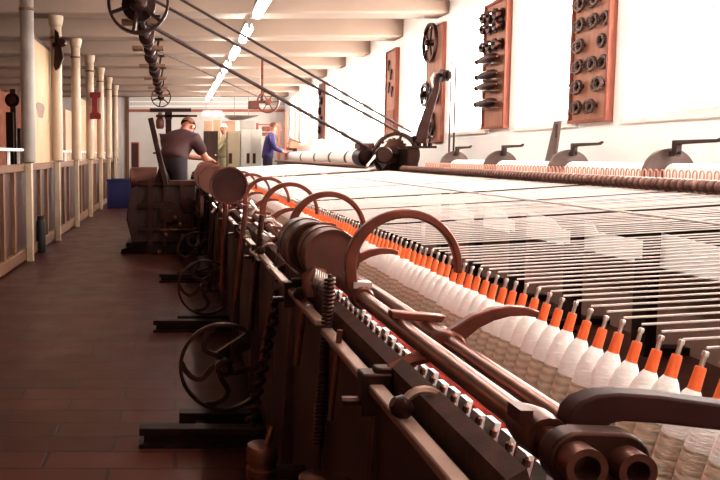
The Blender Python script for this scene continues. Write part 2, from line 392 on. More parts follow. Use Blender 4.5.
MB().lathe((c_.x, 13.4, c_.z), (0, 1, 0), [(0, .07), (.2, .07)], 12).build('hub', 'iron_dark', t)
MB().box(c_.x - .05, c_.x + .05, 13.56, 13.66, 0, c_.z + .2).build('post', 'iron_dark', t)
# side room furniture glimpsed through the gap
t = thing('wooden_cupboard', 'red-brown cupboard in the side room behind the partition', 'cupboard', (-4.2, 12.2, 0))
MB().box(-4.9, -3.3, 12.0, 12.6, 0, 1.75).build('body', 'wood_red', t, bevel=.01)
for a, b in ((-4.86, -4.12), (-4.08, -3.34)):
    d = MB().box(a, b, 11.97, 12.0, .1, 1.68).build('door', 'wood_tan', t, bevel=.006)
    MB().cyl((b - .08 if a < -4.5 else a + .08, 11.94, .95), (b - .08 if a < -4.5 else a + .08, 11.97, .95), .02, 8).build('knob', 'iron_dark', d)
for i, (px, Y) in enumerate(((10.5, 10.6), (19, 17))):
    q = aty(px, 150, Y)
    solo(MB().box(q.x - .05, q.x + .05, Y - .05, Y + .05, 0, 1.9), 'iron_post', 'iron_black', ['black iron post in the side room in front of the cupboard', 'black iron post in the side room far behind the first column'][i], 'post', (q.x, Y, 0), 'side room posts', bevel=.01)
# black flask, crate
t = thing('black_flask', 'shiny black cylinder on the partition sill near the first post', 'flask', (-1.745, 9.95, .16))
MB().lathe((-1.79, 9.95, .0), (0, 0, 1), [(0, .055), (.02, .062), (.40, .062), (.44, .045)], 16).build('body', 'rubber_black', t)
MB().lathe((-1.79, 9.95, .44), (0, 0, 1), [(0, .045), (.05, .045), (.06, .03)], 16).build('cap', 'iron_dark', t)
t.location.z = 0; ORG[t.name] = Vector((-1.745, 9.95, 0))
for c in kids(t): c.location.z = .16 * S
t = thing('storage_crate', 'navy blue plastic crate on the aisle floor against the partition', 'crate', (-1.35, 18.6, 0))
m = MB().box(-1.66, -1.02, 18.3, 18.9, 0, .05)
for b in ((-1.66, -1.62, 18.3, 18.9), (-1.06, -1.02, 18.3, 18.9), (-1.62, -1.06, 18.3, 18.34), (-1.62, -1.06, 18.86, 18.9)): m.box(*b, .05, .66)
m.build('body', 'crate_blue', t, bevel=.008)
m = MB()
for b in ((-1.68, -1.62, 18.28, 18.92), (-1.06, -1.00, 18.28, 18.92), (-1.62, -1.06, 18.28, 18.34), (-1.62, -1.06, 18.86, 18.92)): m.box(*b, .66, .71)
m.build('rim', 'crate_blue', t, bevel=.006)

# ------------------------------------------------------------------ spinning carriage
C0, C1 = .72, 18.45
cg = thing('spinning_carriage', 'long dark spinning carriage with curved iron arms along the aisle', 'spinning machine', (.7, 1, 0))
# body
panels = [(.80 + 1.05 * k, .80 + 1.05 * (k + 1) - .012) for k in range(17)]
pp = MB().box(.40, .425, panels[0][0], panels[0][1], .14, .835).build('front_panel', 'wood_dark', cg, bevel=.004)
stp = MB().bar((.392, panels[0][0] + .02, .846), (.392, panels[0][1] - .06, .846), .03, .018).build('edge_strip', 'steel_strip', cg, bevel=.004)
stp['label'] = 'bright worn metal strip'
for k, (a, b) in enumerate(panels[1:], 1):
    dup_part(pp, (0, 1.05 * k, 0)); dup_part(stp, (0, 1.05 * k, 0))
MB().hexa([(.425, .8, .835), (.465, .8, .855), (.465, C1, .855), (.425, C1, .835), (.425, .8, .885), (.45, .8, .90), (.45, C1, .90), (.425, C1, .885)]).build('top_board', 'board_rust', cg, smooth=0)
MB().box(.425, .985, .8, C1, .61, .645).build('spindle_board', 'wood_dark', cg, smooth=0)
MB().box(.985, 1.02, .8, C1, .14, .70).build('rear_panel', 'wood_dark', cg, smooth=0)
MB().box(.40, 1.02, .8, C1, .10, .14).build('bottom_board', 'wood_dark', cg, smooth=0)
MB().box(.425, .985, .78, .80, .12, .78).build('end_panel', 'iron_dark', cg, smooth=0)
MB().box(.60, .615, .82, C1, .645, .80).build('band_board', 'wood_dark', cg, smooth=0)
MB().tube([(.552, .82, .848), (.552, C1, .848)], .011, 8).box(.55, .556, .82, C1, .80, .845).build('red_band', 'band_red', cg)
tb = MB().hexa([(.500, .99, .79), (.510, .99, .79), (.510, 1.026, .79), (.500, 1.026, .79), (.516, .99, .868), (.526, .99, .868), (.526, 1.026, .868), (.516, 1.026, .868)]).build('white_tab', 'cloth_white', cg, smooth=0)
pn = MB().lathe((.498, 1.038, .80), (.2, 0, 1), [(0, .003), (.05, .003), (.052, .006), (.062, .006), (.066, .002)], 8).build('guide_pin', 'iron_brown', cg)
MB().box(.47, .56, .82, C1, .775, .80).build('tab_rail', 'iron_brown', cg, smooth=0)
for k in range(-2, 92):
    if k:
        dup_part(tb, (0, .057 * k, random.uniform(-.008, .006))); dup_part(pn, (0, .057 * k, 0))
# shafts
for nm, X, Z, r in (('faller_shaft', .50, .92, .0195), ('counter_faller_shaft', .562, .916, .0175)):
    MB().cyl((X, .80, Z), (X, C1, Z), r, 20).build(nm, 'steel_rod', cg)
    MB().ring((X, .766, Z), (0, 1, 0), r + .006, r - .003, .03, 28).build('hollow_shaft_end', 'iron_brown', cg)
# eye plate at the near end
pl = [(.505 + .038 * math.cos(a), .918 + .038 * math.sin(a)) for a in [math.radians(90 + 180 * i / 12) for i in range(13)]] + [(.558 + .038 * math.cos(a), .916 + .038 * math.sin(a)) for a in [math.radians(-90 + 180 * i / 12) for i in range(13)]]
MB().prism(pl, 'y', .778, .81).build('eye_plate', 'iron_dark', cg, bevel=.004)
px = [(560, 462), (559, 425), (564, 407), (574, 397), (590, 391), (612, 389), (650, 391.5), (720, 401), (790, 411), (868, 440), (905, 480), (885, 482), (845, 455), (780, 438), (720, 427), (650, 419), (615, 417), (603, 419), (598, 428), (598, 462)]
poly = [(ay(x, y, .86).x, ay(x, y, .86).z) for x, y in px]
MB().prism(poly, 'y', .84, .875).build('end_faller_arm', 'drum_dark', cg, bevel=.004)
MB().prism([(ay(x, y, .84).x, ay(x, y, .84).z) for x, y in ((600, 428), (606, 424), (616, 427), (623, 434), (616, 440), (601, 440))], 'y', .815, .84).build('latch', 'iron_dark', cg, bevel=.003)
MB().lathe((.50, .845, .92), (0, 1, 0), [(0, .03), (.04, .032), (.075, .026)], 16).box(.468, .485, .86, .90, .935, .955).build('shaft_collar', 'iron_brown', cg)
# large sickle arms
def big_arm(Y):
    m = MB()
    pts = [(.500, Y, .915), (.474, Y, .95)] + arc((.613, Y, 1.0), .145, 180, -6, 26)
    def pf(t):
        w = .0165 - .0085 * t; h = .013
        return [(-w, -h), (w, -h), (w, h), (-w, h)]
    m.sweep(pts, pf, up=(0, 1, 0))
    o = m.build('faller_arm', 'iron_red', cg, bevel=.004)
    MB().lathe((.50, Y - .03, .92), (0, 1, 0), [(0, .026), (.006, .031), (.054, .031), (.06, .026)], 18).build('arm_collar', 'iron_red', o)
    MB().box(.476, .524, Y - .018, Y + .018, .946, .962).build('clamp_bolt', 'steel_bright', o)
    return o
ba = big_arm(1.86)
for k in range(1, 15): dup_part(ba, (0, 1.0 * k, 0))
def small_arm(Y):
    m = MB()
    pts = [(.566, Y, .918), (.59, Y, .935), (.62, Y, .957), (.655, Y, .972), (.69, Y, .979), (.725, Y, .978), (.75, Y, .972)]
    def pf(t):
        w = .019 - .012 * t; h = .012 - .004 * t
        return [(-w, -h), (w, -h), (w, h), (-w, h)]
    m.sweep(pts, pf)
    o = m.build('counter_faller_arm', 'iron_red', cg, bevel=.003)
    MB().lathe((.566, Y - .035, .912), (0, 1, 0), [(0, .023), (.006, .028), (.064, .028), (.07, .023)], 18).build('arm_collar', 'iron_red', o)
    return o
sa = small_arm(1.40)
for k in range(1, 15): dup_part(sa, (0, .97 * k, 0))
# shaft clips joining the two shafts
cl = MB().hexa([(.478, 1.50, .938), (.59, 1.50, .930), (.59, 1.53, .930), (.478, 1.53, .938), (.478, 1.50, .956), (.60, 1.50, .945), (.60, 1.53, .945), (.478, 1.53, .956)]).build('shaft_clip', 'iron_red', cg, bevel=.003)
for k in range(1, 15): dup_part(cl, (0, 1.0 * k, 0))
# brackets in front of the panel
def bracket(Y):
    o = MB().hexa([(.355, Y - .012, .15), (.40, Y - .018, .15), (.40, Y + .018, .15), (.355, Y + .012, .15), (.392, Y - .014, .885), (.425, Y - .018, .885), (.425, Y + .018, .885), (.392, Y + .014, .885)]).build('bracket', 'iron_dark', cg, bevel=.004)
    MB().box(.365, .425, Y - .024, Y + .024, .79, .875).build('bracket_head', 'iron_dark', o, bevel=.004)
    MB().cyl((.33, Y, .815), (.37, Y, .815), .009, 8).build('bolt', 'iron_dark', o)
    MB().tube([(.425, Y + .0, .875), (.47, Y + .01, .895), (.50, Y, .905)], .014, 8).build('shaft_rest', 'iron_red', o)
    return o
br = bracket(1.32)
for k in range(1, 15): dup_part(br, (0, 1.05 * k, 0))
kn = MB().tube(arc((.425, 1.12, .865), .036, 0, 180, 10), .008, 8).build('catch', 'steel_strip', cg)
MB().lathe((.40, 1.12, .862), (-.8, 0, .5), [(0, .014), (.012, .02), (.024, .02), (.034, .01)], 14).build('catch_knob', 'iron_dark', kn)
for k in range(1, 12): dup_part(kn, (0, 1.05 * k, 0))
# drum covers over the shafts
def drum(Y, X, Z, r, L, mm='drum_brown'):
    o = MB().lathe((X, Y, Z), (0, 1, 0), [(0, r - .006), (.006, r), (L, r), (L + .006, r - .006)], 36).build('drum_cover', mm, cg)
    MB().ring((X, Y - .002, Z), (0, 1, 0), r, r - .008, .008, 36).build('front_rim', 'iron_brown', o)
    MB().ring((X, Y + L * .55, Z), (0, 1, 0), r + .004, r - .002, .02, 36).build('hoop', 'iron_brown', o)
    return o
drum(2.10, .472, .995, .083, .16)
drum(2.30, .448, .995, .088, .20, 'iron_dark')
drum(4.50, .335, 1.11, .116, .14, 'drum_dark')
drum(6.30, .325, 1.085, .12, .16)
drum(8.20, .33, 1.07, .12, .2)
MB().tube([(.40, 2.06, .885), (.39, 2.06, .94), (.41, 2.06, .955), (.44, 2.06, .945)], .02, 10).build('worm_block', 'iron_brown', cg)
for k in range(7): MB().ring((.405 + .006 * k, 2.04, .945 - .003 * k), (1, 0, -.3), .026, .015, .004, 14).build('worm_ring', 'steel_bright', cg)
# springs
def helix(c, z0, z1, r, n, rr, dx=0, dy=0):
    N = n * 10
    return [(c[0] + dx * i / N + r * math.cos(2 * PI * i / 10), c[1] + dy * i / N + r * math.sin(2 * PI * i / 10), z0 + (z1 - z0) * i / N) for i in range(N + 1)]
a_, b_ = ay(330, 278, 1.80), ay(318, 447, 1.80)
MB().tube(helix((b_.x, 1.80), b_.z, a_.z, .012, 44, .003, a_.x - b_.x), .0042, 6, up=(0, 0, 1)).build('coil_spring', 'iron_dark', cg)
MB().cyl((b_.x, 1.80, b_.z - .1), (a_.x, 1.80, a_.z + .01), .006, 8).build('spring_rod', 'iron_dark', cg)
a_, b_ = ay(285, 262, 2.75), ay(250, 425, 2.75)
MB().tube(helix((b_.x, 2.75), b_.z, a_.z, .016, 14, .01, a_.x - b_.x), .010, 6, up=(0, 0, 1)).build('twisted_rod', 'iron_dark', cg)
for k, (x0, x1, y0, y1, Y, r, mm) in enumerate([(262, 250, 215, 330, 3.3, .014, 'iron_dark'), (282, 262, 235, 360, 3.0, .012, 'iron_brown'), (246, 236, 205, 300, 4.0, .016, 'iron_brown'), (305, 296, 300, 365, 2.1, .010, 'iron_brown'), (226, 222, 200, 290, 5.0, .02, 'iron_brown'), (214, 210, 195, 262, 6.2, .022, 'iron_dark'), (340, 330, 330, 420, 1.62, .007, 'iron_brown')]):
    MB().cyl(ay(x0, y0, Y), ay(x1, y1, Y), r, 8).build('push_rod', mm, cg)
# short bright shaft stubs between brackets
for (x0, y0, x1, y1, Y) in [(293, 291, 316, 322, 2.35), (269, 266, 281, 280, 2.95), (258, 232, 264, 242, 3.5), (252, 250, 258, 259, 3.5)]:
    a = ay(x0, y0, Y); MB().cyl(a, (a.x + .005, a.y - .28, a.z - .0), .014, 10).build('shaft_stub', 'steel_bright', cg)
for (x, y, Y) in [(240, 222, 4.2), (246, 238, 4.0), (250, 208, 4.3), (212, 208, 6.0)]:
    a = ay(x, y, Y); MB().tube([(a.x, a.y, a.z + .04), (a.x + .03, a.y, a.z), (a.x, a.y, a.z - .04)], .012, 8).build('hook', 'steel_bright', cg)
# thin belts dropping from the far drums
for k, (x, Y) in enumerate(((218, 6.1), (222, 5.9), (227, 5.6), (209, 7.2))):
    a = ay(x + 3, 205, Y); b = ay(x, 262, Y)
    MB().bar(a, b, .03, .008, up=(0, 1, 0)).build('drive_belt', 'iron_red', cg, smooth=0)
# carriage wheels with curved spokes running on the floor rails
RZ = .085
rails = [atz(140, 447, 0).y + .03, atz(151, 332, 0).y + .03, atz(152, 282.5, 0).y + .03]
rails += [rails[2] + 2.2 * k for k in range(2, 5)]
def wheel(Y):
    X, Z, r = .235, .062 + .217, .217
    m = MB().ring((X, Y, Z), (0, 1, 0), r, r - .017, .035, 44)
    o = m.build('wheel_rim', 'iron_dark', cg, bevel=.003)
    for k in range(5):
        a0 = 2 * PI * k / 5 + .5; pts = []
        for i in range(9):
            t = i / 8; rr = .04 + (r - .05) * t; a = a0 + .75 * math.sin(PI * t) * (1 - .3 * t)
            pts.append((X + rr * math.cos(a), Y, Z + rr * math.sin(a)))
        MB().sweep(pts, lambda t: [(-.013, -.008), (.013, -.008), (.013, .008), (-.013, .008)]).build('spoke', 'iron_dark', o, bevel=.003)
    MB().lathe((X, Y - .04, Z), (0, 1, 0), [(0, .03), (.01, .042), (.07, .042), (.08, .03)], 18).build('hub', 'iron_dark', o)
    MB().lathe((X, Y - .06, Z), (0, 1, 0), [(0, .014), (.025, .014)], 10).build('axle_cap', 'iron_brown', o)
    MB().cyl((X, Y + .03, Z), (X, Y + .16, Z), .018, 10).hexa([(X - .03, Y + .14, Z - .03), (.40, Y + .14, Z + .06), (.40, Y + .17, Z + .06), (X - .03, Y + .17, Z - .03), (X - .03, Y + .14, Z + .03), (.40, Y + .14, Z + .16), (.40, Y + .17, Z + .16), (X - .03, Y + .17, Z + .03)]).build('axle_bracket', 'iron_dark', o)
    return o
wh = wheel(rails[0] - OY + .27)
for Y in rails[1:]: dup_part(wh, (0, Y - rails[0], 0))
# canister with plunger low at the near end, small flat pulley
q = ay(262, 448, 2.1)
MB().lathe((q.x, 2.1, q.z - .16), (0, 0, 1), [(0, .04), (.02, .048), (.05, .048), (.055, .043), (.065, .043), (.07, .048), (.10, .048), (.105, .043), (.115, .043), (.12, .048), (.155, .048), (.17, .044), (.175, .02)], 22).build('oil_canister', 'iron_brown', cg)
MB().cyl((q.x + .012, 2.1, q.z), (q.x + .03, 2.1, q.z + .07), .009, 10).build('plunger', 'steel_rod', cg)
MB().hexa([(q.x, 2.08, q.z - .1), (.40, 2.08, q.z - .1), (.40, 2.12, q.z - .1), (q.x, 2.12, q.z - .1), (q.x, 2.08, q.z - .06), (.40, 2.08, q.z - .06), (.40, 2.12, q.z - .06), (q.x, 2.12, q.z - .06)]).build('canister_arm', 'iron_dark', cg)
q = ay(325, 478, 1.55)
MB().lathe((q.x, 1.55, q.z - .02), (0, .1, 1), [(0, .055), (.004, .06), (.02, .06), (.024, .055)], 30).build('flat_pulley', 'steel_rod', cg)

cg.location.y += OY * S

# floor rails
rl = thing('carriage_rail', '', 'rail', (1.4, 0, 0), 'floor rails under the carriage')
MB().box(-.16, 2.95, -.035, .035, .05, RZ).box(-.14, 2.95, -.015, .015, .012, .05).build('rail_bar', 'iron_black', rl, bevel=.004)
MB().box(-.16, 2.95, -.05, .05, 0, .016).build('base_flange', 'iron_black', rl, smooth=0)
MB().box(.02, 2.95, .235, .305, 0, .061).build('wheel_track', 'iron_black', rl, bevel=.004)
for x_ in (.1, 1.4, 2.7): MB().box(x_, x_ + .06, .05, .235, 0, .03).build('tie_bar', 'iron_black', rl, smooth=0)
for i, Y in enumerate(rails):
    lab = 'black floor rail sticking out into the aisle, %s from the near end' % ordinal(i + 1)
    if i == 0: rl.location.y = Y * S; rl['label'] = lab; CH.clear()
    else: dup(rl, (1.4, Y, 0), lab)

# ------------------------------------------------------------------ bobbins and threads
PITCH = .0606; LEAN = math.radians(15); TIPX, TIPZ = .93, .955
ux, uz = math.sin(LEAN), math.cos(LEAN); BL = (TIPZ - .649) / uz; BX = TIPX - BL * ux
cop_p = [(.012, .010), (.02, .024), (.04, .0272), (.12, .0280), (.15, .0275), (.158, .0272), (BL - .125, .0262), (BL - .095, .0215), (BL - .080, .0155), (BL - .072, .0112)]
lowp = cop_p[:6]; upp = cop_p[5:]
tubp = [(BL - .078, .0108), (BL - .075, .0105), (BL - .032, .0092), (BL - .029, .0082)]
spip = [(BL - .031, .0040), (BL - .010, .0040), (BL - .0095, .0055), (BL - .002, .0055), (BL, .004)]
def bob_meshes(parent, Y, one=False):
    base = (BX, Y, .649); ax = (ux, 0, uz)
    def low(m): return m.lathe(base, ax, lowp, 18).lathe(base, ax, [(.0, .006), (.013, .006)], 8)
    if one:
        m = MB(); low(m); m.slot(1).lathe(base, ax, upp, 14); m.slot(2).lathe(base, ax, tubp, 10); m.slot(3).lathe(base, ax, spip, 8)
        return m
    m = MB(); low(m); m.slot(1).lathe(base, ax, upp, 18)
    m.build('yarn_cop', ['yarn_beige', 'yarn_white'], parent)
    MB().lathe(base, ax, tubp, 14).build('bobbin_tube', 'tube_orange', parent)
    MB().lathe(base, ax, spip, 10).build('spindle_tip', 'steel_bright', parent)
bb = thing('yarn_bobbin', '', 'bobbin', (BX, 1.107, .649), 'white yarn bobbins along the carriage')
bob_meshes(bb, 1.107)
CH.clear()
far_one = None
NB = 285; YB0 = 1.107
for i in range(NB):
    y = YB0 + PITCH * i
    if i < 70: lab = 'white yarn bobbin with red-orange tube, %s from the near end of the row' % ordinal(i + 1)
    else: lab = 'small white bobbin far along the row where orange tubes blur into a line'
    if i == 0: bb['label'] = lab; continue
    if i < 130:
        o = dup(bb, (BX, y, .649), lab); o.rotation_euler.z = random.uniform(-.03, .03)
        o.location.z += random.uniform(0, .008) * S if i > 2 else 0
    elif far_one is None:
        m = bob_meshes(None, y, True); far_one = solo(m, 'yarn_bobbin', ['yarn_beige', 'yarn_white', 'tube_orange', 'steel_bright'], lab, 'bobbin', (BX, y, .649), 'white yarn bobbins along the carriage')
    else: dup(far_one, (BX, y, .649), lab, depth=False)
# threads
RX, RZc = 3.0, 1.125
tl = None
TZ0 = TIPZ + .0085
skip = {27, 41, 56, 71, 72, 95, 120, 150, *range(156, 164)}
n = 0
for i in range(NB):
    if i in skip: continue
    y = YB0 + PITCH * i; n += 1
    if i < 60: lab = 'white thread stretched to the roller, %s from the near end of the sheet' % ordinal(n)
    else: lab = 'fine white thread far along the dense sheet of threads'
    if tl is None:
        yt = y
        pts = [(TIPX, yt, TZ0), (1.6, yt, TZ0 + .036), (2.3, yt, TZ0 + .075), (RX - .02, yt, 1.083)]
        tl = solo(MB().tube(pts, .0026, 6), 'yarn_thread', 'thread_white', lab, 'thread', (TIPX, y, TZ0), 'white threads between bobbins and roller')
        ORG[tl.name] = Vector((TIPX, y, TZ0))
    else:
        o = dup(tl, (TIPX, y, TZ0), lab, depth=False); o.rotation_euler.z = random.gauss(0, .0028); o.rotation_euler.y = random.uniform(0, .0015)
solo(MB().tube([(2.02, y_, 1.045) for y_ in (1.6, 4, 7, 10, 13)], .006, 6), 'white_cord', 'thread_white', 'thick white cord lying lengthwise across the sheet of threads', 'cord', (2.02, 1.6, 1.045))

# ------------------------------------------------------------------ roller beam and creel behind the threads
def roller(y0, y1, name, label):
    t = thing(name, label, 'roller', (RX, y0, RZc), 'rollers feeding the threads')
    m = MB(); prof = []; d = 0
    n = int((y1 - y0) / PITCH)
    for k in range(n):
        a = k * PITCH
        prof += [(a, .021), (a + .006, .021), (a + .008, .034), (a + .015, .037), (a + .042, .037), (a + .049, .034), (a + .051, .021)]
    m.lathe((RX, y0, RZc), (0, 1, 0), prof, 14)
    m.build('fluted_bosses', 'boss_brown', t)
    m = MB()
    m.cyl((RX, y0 - .05, RZc), (RX, y1, RZc), .0225, 10)
    m.build('roller_core', 'steel_strip', t)
    return t
roller(2.8, 9.95, 'feed_roller', 'dark ribbed roller at the edge of the threads, nearer than the drive machine')
roller(11.75, 22.4, 'feed_roller', 'long ribbed roller beyond the dark drive machine')
LEGX = 3.09
LY = [atx(x, 270, LEGX).y for x in (650.5, 576, 519, 477)]
LY = [LY[0] - .95 * k for k in (2, 1)] + LY + [LY[3] + .95 * k for k in range(1, 16)]
def stand(K0, K1, label, nh):
    cr = thing('roller_stand', label, 'stand', (3.15, K0, 0), 'stands under the rollers')
    MB().box(3.06, 3.12, K0, K1, .94, 1.06).build('front_beam', 'wood_dark', cr, smooth=0)
    MB().box(3.05, 3.75, K0, K1, 1.06, 1.085).build('top_shelf', 'iron_brown', cr, smooth=0)
    MB().box(3.34, 3.38, K0, K1, .0, .57).build('lower_board', 'panel_pink', cr, smooth=0)
    MB().box(3.125, 3.34, K0, K1, .55, .57).build('ledge', 'wood_dark', cr, smooth=0)
    MB().box(3.70, 3.74, K0, K1, .0, 1.06).build('rear_board', 'wood_dark', cr, smooth=0)
    for y in LY:
        if K0 + .1 < y < K1 - .1:
            MB().box(3.06, 3.12, y - .045, y + .045, 0, .94).box(3.05, 3.34, y - .05, y + .05, 0, .05).build('leg', 'iron_black', cr, smooth=0)
            MB().box(3.03, 3.06, y - .075, y + .075, 0, .62).build('leg_plate', 'iron_black', cr, smooth=0)
    if nh:
        hp = MB().tube([(3.10, 3.3, 1.085), (3.10, 3.3, 1.185)] + [(3.10, 3.3 + .018 - .018 * math.cos(a), 1.185 + .022 * math.sin(a)) for a in [PI * i / 8 for i in range(1, 8)]] + [(3.10, 3.336, 1.185), (3.10, 3.336, 1.085)], .0045, 6, up=(1, 0, 0)).build('guide_hoop', 'hoop_pink', cr)
        for k in range(1, nh): dup_part(hp, (0, PITCH * k, 0))
stand(2.6, 9.95, 'long dark stand with black legs carrying the nearer ribbed roller', 99)
stand(11.75, 22.5, 'stand carrying the roller beyond the dark drive machine', 0)
# white dust sheets hung between the legs
for i, (a, b) in enumerate(zip(LY[:-1], LY[1:])):
    if b > 9.8: break
    a2, b2 = a * 1.02 + .06, b * 1.02 - .06; N = 24; top = []; bot = []
    hi = .80 if i != 2 else .78; lo = .705
    m = MB(); vs = []; fs = []
    for j in range(N + 1):
        t = j / N; yy = b2 + (a2 - b2) * t
        s_ = min(1, max(0, (t - .12) / .16)); s_ = s_ * s_ * (3 - 2 * s_)
        zt = .80 + (.725 - .80) * s_ if i == 2 else (.80 - .05 * t - .06 * max(0, min(1, (t - .62) / .12)))
        xo = .012 * math.sin(t * 19 + i * 2) + .006 * math.sin(t * 41)
        for th in (0, .008):
            vs += [(3.15 + xo + th, yy, .572), (3.15 + xo * .6 + th, yy, zt)]
    for j in range(N):
        o_ = j * 4; p_ = o_ + 4
        fs += [(o_, p_, p_ + 1, o_ + 1), (o_ + 2, o_ + 3, p_ + 3, p_ + 2), (o_ + 1, p_ + 1, p_ + 3, o_ + 3), (o_, o_ + 2, p_ + 2, p_)]
    fs += [(0, 1, 3, 2), (N * 4, N * 4 + 2, N * 4 + 3, N * 4 + 1)]
    m.add(vs, fs)
    lab = ['white dust sheet under the roller stand, nearest the camera, mostly out of sight', 'white dust sheet under the stand, in the bay before the first visible leg', 'white dust sheet with a stepped top edge, between the first two visible legs', 'white dust sheet between the second and third visible legs', 'white dust sheet between the third and fourth visible legs'][i] if i < 5 else 'white dust sheet far along the stand, hidden by dense threads'
    solo(m, 'dust_sheet', 'cloth_white', lab, 'sheet', (3.15, b2, .572), 'dust sheets under the roller stand')

# yarn rolls with end discs and levers
DY = [5.17, 6.48, 7.84, 9.13]
def disc_bracket(Y):
    t = thing('end_disc_bracket', '', 'bracket', (3.4, Y, 1.085), 'disc brackets with levers between the yarn rolls')
    MB().prism([(3.4 + .178 * math.cos(a), 1.17 + .178 * math.sin(a)) for a in [math.radians(-28 + 236 * i / 40) for i in range(41)]], 'y', Y - .02, Y + .02).build('disc', 'disc_grey', t, bevel=.006)
    m = MB().box(3.38, 3.42, Y - .1, Y - .05, 1.30, 1.40).sweep([(3.4, Y - .05, 1.385), (3.4, Y - .25, 1.388), (3.4, Y - .46, 1.39), (3.4, Y - .50, 1.405)], lambda q: [(-.018 + .008 * q, -.016 + .008 * q), (.018 - .008 * q, -.016 + .008 * q), (.018 - .008 * q, .016 - .008 * q), (-.018 + .008 * q, .016 - .008 * q)], up=(0, 0, 1))
    m.box(3.385, 3.415, Y - .1, Y, 1.29, 1.33)
    m.build('lever', 'lever_grey', t, bevel=.004)
    return t
db = disc_bracket(DY[0]); CH.clear()
for i, Y in enumerate(DY):
    lab = ['large', 'second', 'third', 'fourth'][i]
    lab = 'brown half-round disc with dark lever above the roller, %s from the near end' % ordinal(i + 1)
    if i == 0: db['label'] = lab
    else: dup(db, (3.4, Y, 1.085), lab)
def roll(y0, y1, r, z, label, disc=False):
    t = thing('yarn_roll', label, 'yarn roll', (3.4, y0, z), 'big white yarn rolls behind the roller')
    MB().lathe((3.4, y0, z), (0, 1, 0), [(0, r * .7), (.012, r), (y1 - y0 - .012, r), (y1 - y0, r * .7)], 32).build('yarn_body', 'yarn_white', t)
    if disc:
        for y in (y0 - .012, y1 + .0): MB().ring((3.4, y + .006, z), (0, 1, 0), r + .012, r * .5, .016, 32).build('end_ring', 'disc_grey', t)
    MB().cyl((3.4, y0 - .008, z), (3.4, y1 + .008, z), .02, 8).build('axle', 'iron_dark', t)
Y0 = [3.0] + DY
roll(DY[0] - 1.42, DY[0] - .055, .078, 1.165, 'white yarn roll in front of the nearest half-round disc')
roll(DY[0] + .045, DY[1] - .055, .078, 1.165, 'white yarn roll between the first and second half-round discs')
roll(DY[1] + .045, DY[2] - .055, .078, 1.165, 'white yarn roll between the second and third half-round discs')
roll(DY[2] + .045, DY[3] - .055, .078, 1.165, 'white yarn roll between the third and fourth half-round discs')
fy = [13.0, 14.4, 15.9, 17.6, 19.5, 21.8]
for i, (a, b) in enumerate(zip(fy[:-1], fy[1:])):
    roll(a + .05, b - .05, .146, 1.246, 'white yarn roll beyond the drive machine, %s counted away from it' % ordinal(i + 1), True)
q = atx(567, 160, 3.75)
t = thing('tapered_paddle', 'tall pale tapered paddle standing behind the second half-round disc', 'paddle', (3.62, 7.1, 1.085))
a = atx(549, 160, 3.62); b = atx(558, 121, 3.62)
MB().hexa([(3.605, a.y - .09, 1.085), (3.635, a.y - .09, 1.085), (3.635, a.y + .12, 1.085), (3.605, a.y + .12, 1.085), (3.605, b.y - .05, b.z), (3.635, b.y - .05, b.z), (3.635, b.y + .05, b.z), (3.605, b.y + .05, b.z)]).build('blade', 'disc_grey', t, bevel=.008)
MB().box(3.598, 3.605, b.y - .03, b.y, b.z - .16, b.z - .03).build('slot', 'iron_dark', t)
# slim poles behind the drive machine
for i, (x, y1, lab) in enumerate(((449, 62, 'thin grey pole by the pier, shorter of two'), (453.5, 52, 'thin grey pole by the pier, taller of two'))):
    a = atx(x, 150, 3.66); z1 = atx(x, y1, 3.66).z
    solo(MB().cyl((3.66, a.y, 1.085), (3.66, a.y, z1), .012, 8), 'thin_pole', 'lever_grey', lab, 'pole', (3.66, a.y, 1.085), 'thin poles by the pier')

# ------------------------------------------------------------------ drive machine on the roller line
HY = 10.75
hs = thing('drive_machine', 'dark iron drive machine with belt wheel between the two rollers', 'machine head', (3.0, HY, 0))
def hp_(x, y, Y=HY): return aty(x, y, Y)
c = hp_(396, 155)
rr = (hp_(396, 132).z - c.z)
MB().ring(c, (0, 1, 0), rr, rr - .05, .10, 44).build('belt_wheel_rim', 'iron_black', hs)
m = MB()
for k in range(6):
    a = PI * k / 3 + .3; m.bar(c, (c.x + (rr - .03) * math.cos(a), c.y, c.z + (rr - .03) * math.sin(a)), .03, .045, up=(0, 1, 0))
m.build('wheel_spokes', 'iron_black', hs)
c2 = hp_(394, 151, 10.57)
gear = [(c2.x + (.185 if (i // 2) % 2 else .165) * math.cos(2 * PI * i / 72), c2.z + (.185 if (i // 2) % 2 else .165) * math.sin(2 * PI * i / 72)) for i in range(72)]
MB().prism(gear, 'y', 10.53, 10.59).build('gear_wheel', 'iron_dark', hs)
MB().lathe((c2.x, 10.45, c2.z), (0, 1, 0), [(0, .05), (.02, .06), (.36, .06)], 16).build('gear_hub', 'iron_black', hs)
c3 = hp_(401, 155, 9.6)
MB().lathe((c3.x, 10.35, c3.z), (0, 1, 0), [(0, .10), (.02, .12), (.1, .12), (.12, .1)], 24).build('small_pulley', 'iron_black', hs)
c4 = hp_(367, 157, 11.05)
MB().lathe((c4.x - .05, 10.80, c4.z), (0, 1, 0), [(0, .10), (.03, .135), (.42, .135), (.45, .10)], 24).build('motor_drum', 'iron_black', hs)
MB().box(c4.x - .16, c4.x + .05, 10.85, 11.15, c4.z + .12, c4.z + .2).build('motor_cap', 'drum_brown', hs)
a, b = hp_(367, 166, 10.40), hp_(386, 142, 10.40)
MB().bar(a, b, .03, .05, up=(0, 1, 0), w2=.02, h2=.035).build('control_lever', 'steel_bright', hs, bevel=.004)
pts = [hp_(x, y, 10.15) for x, y in ((420, 143), (423, 128), (428, 112), (433, 98), (436.5, 86), (437, 78), (439, 73))]
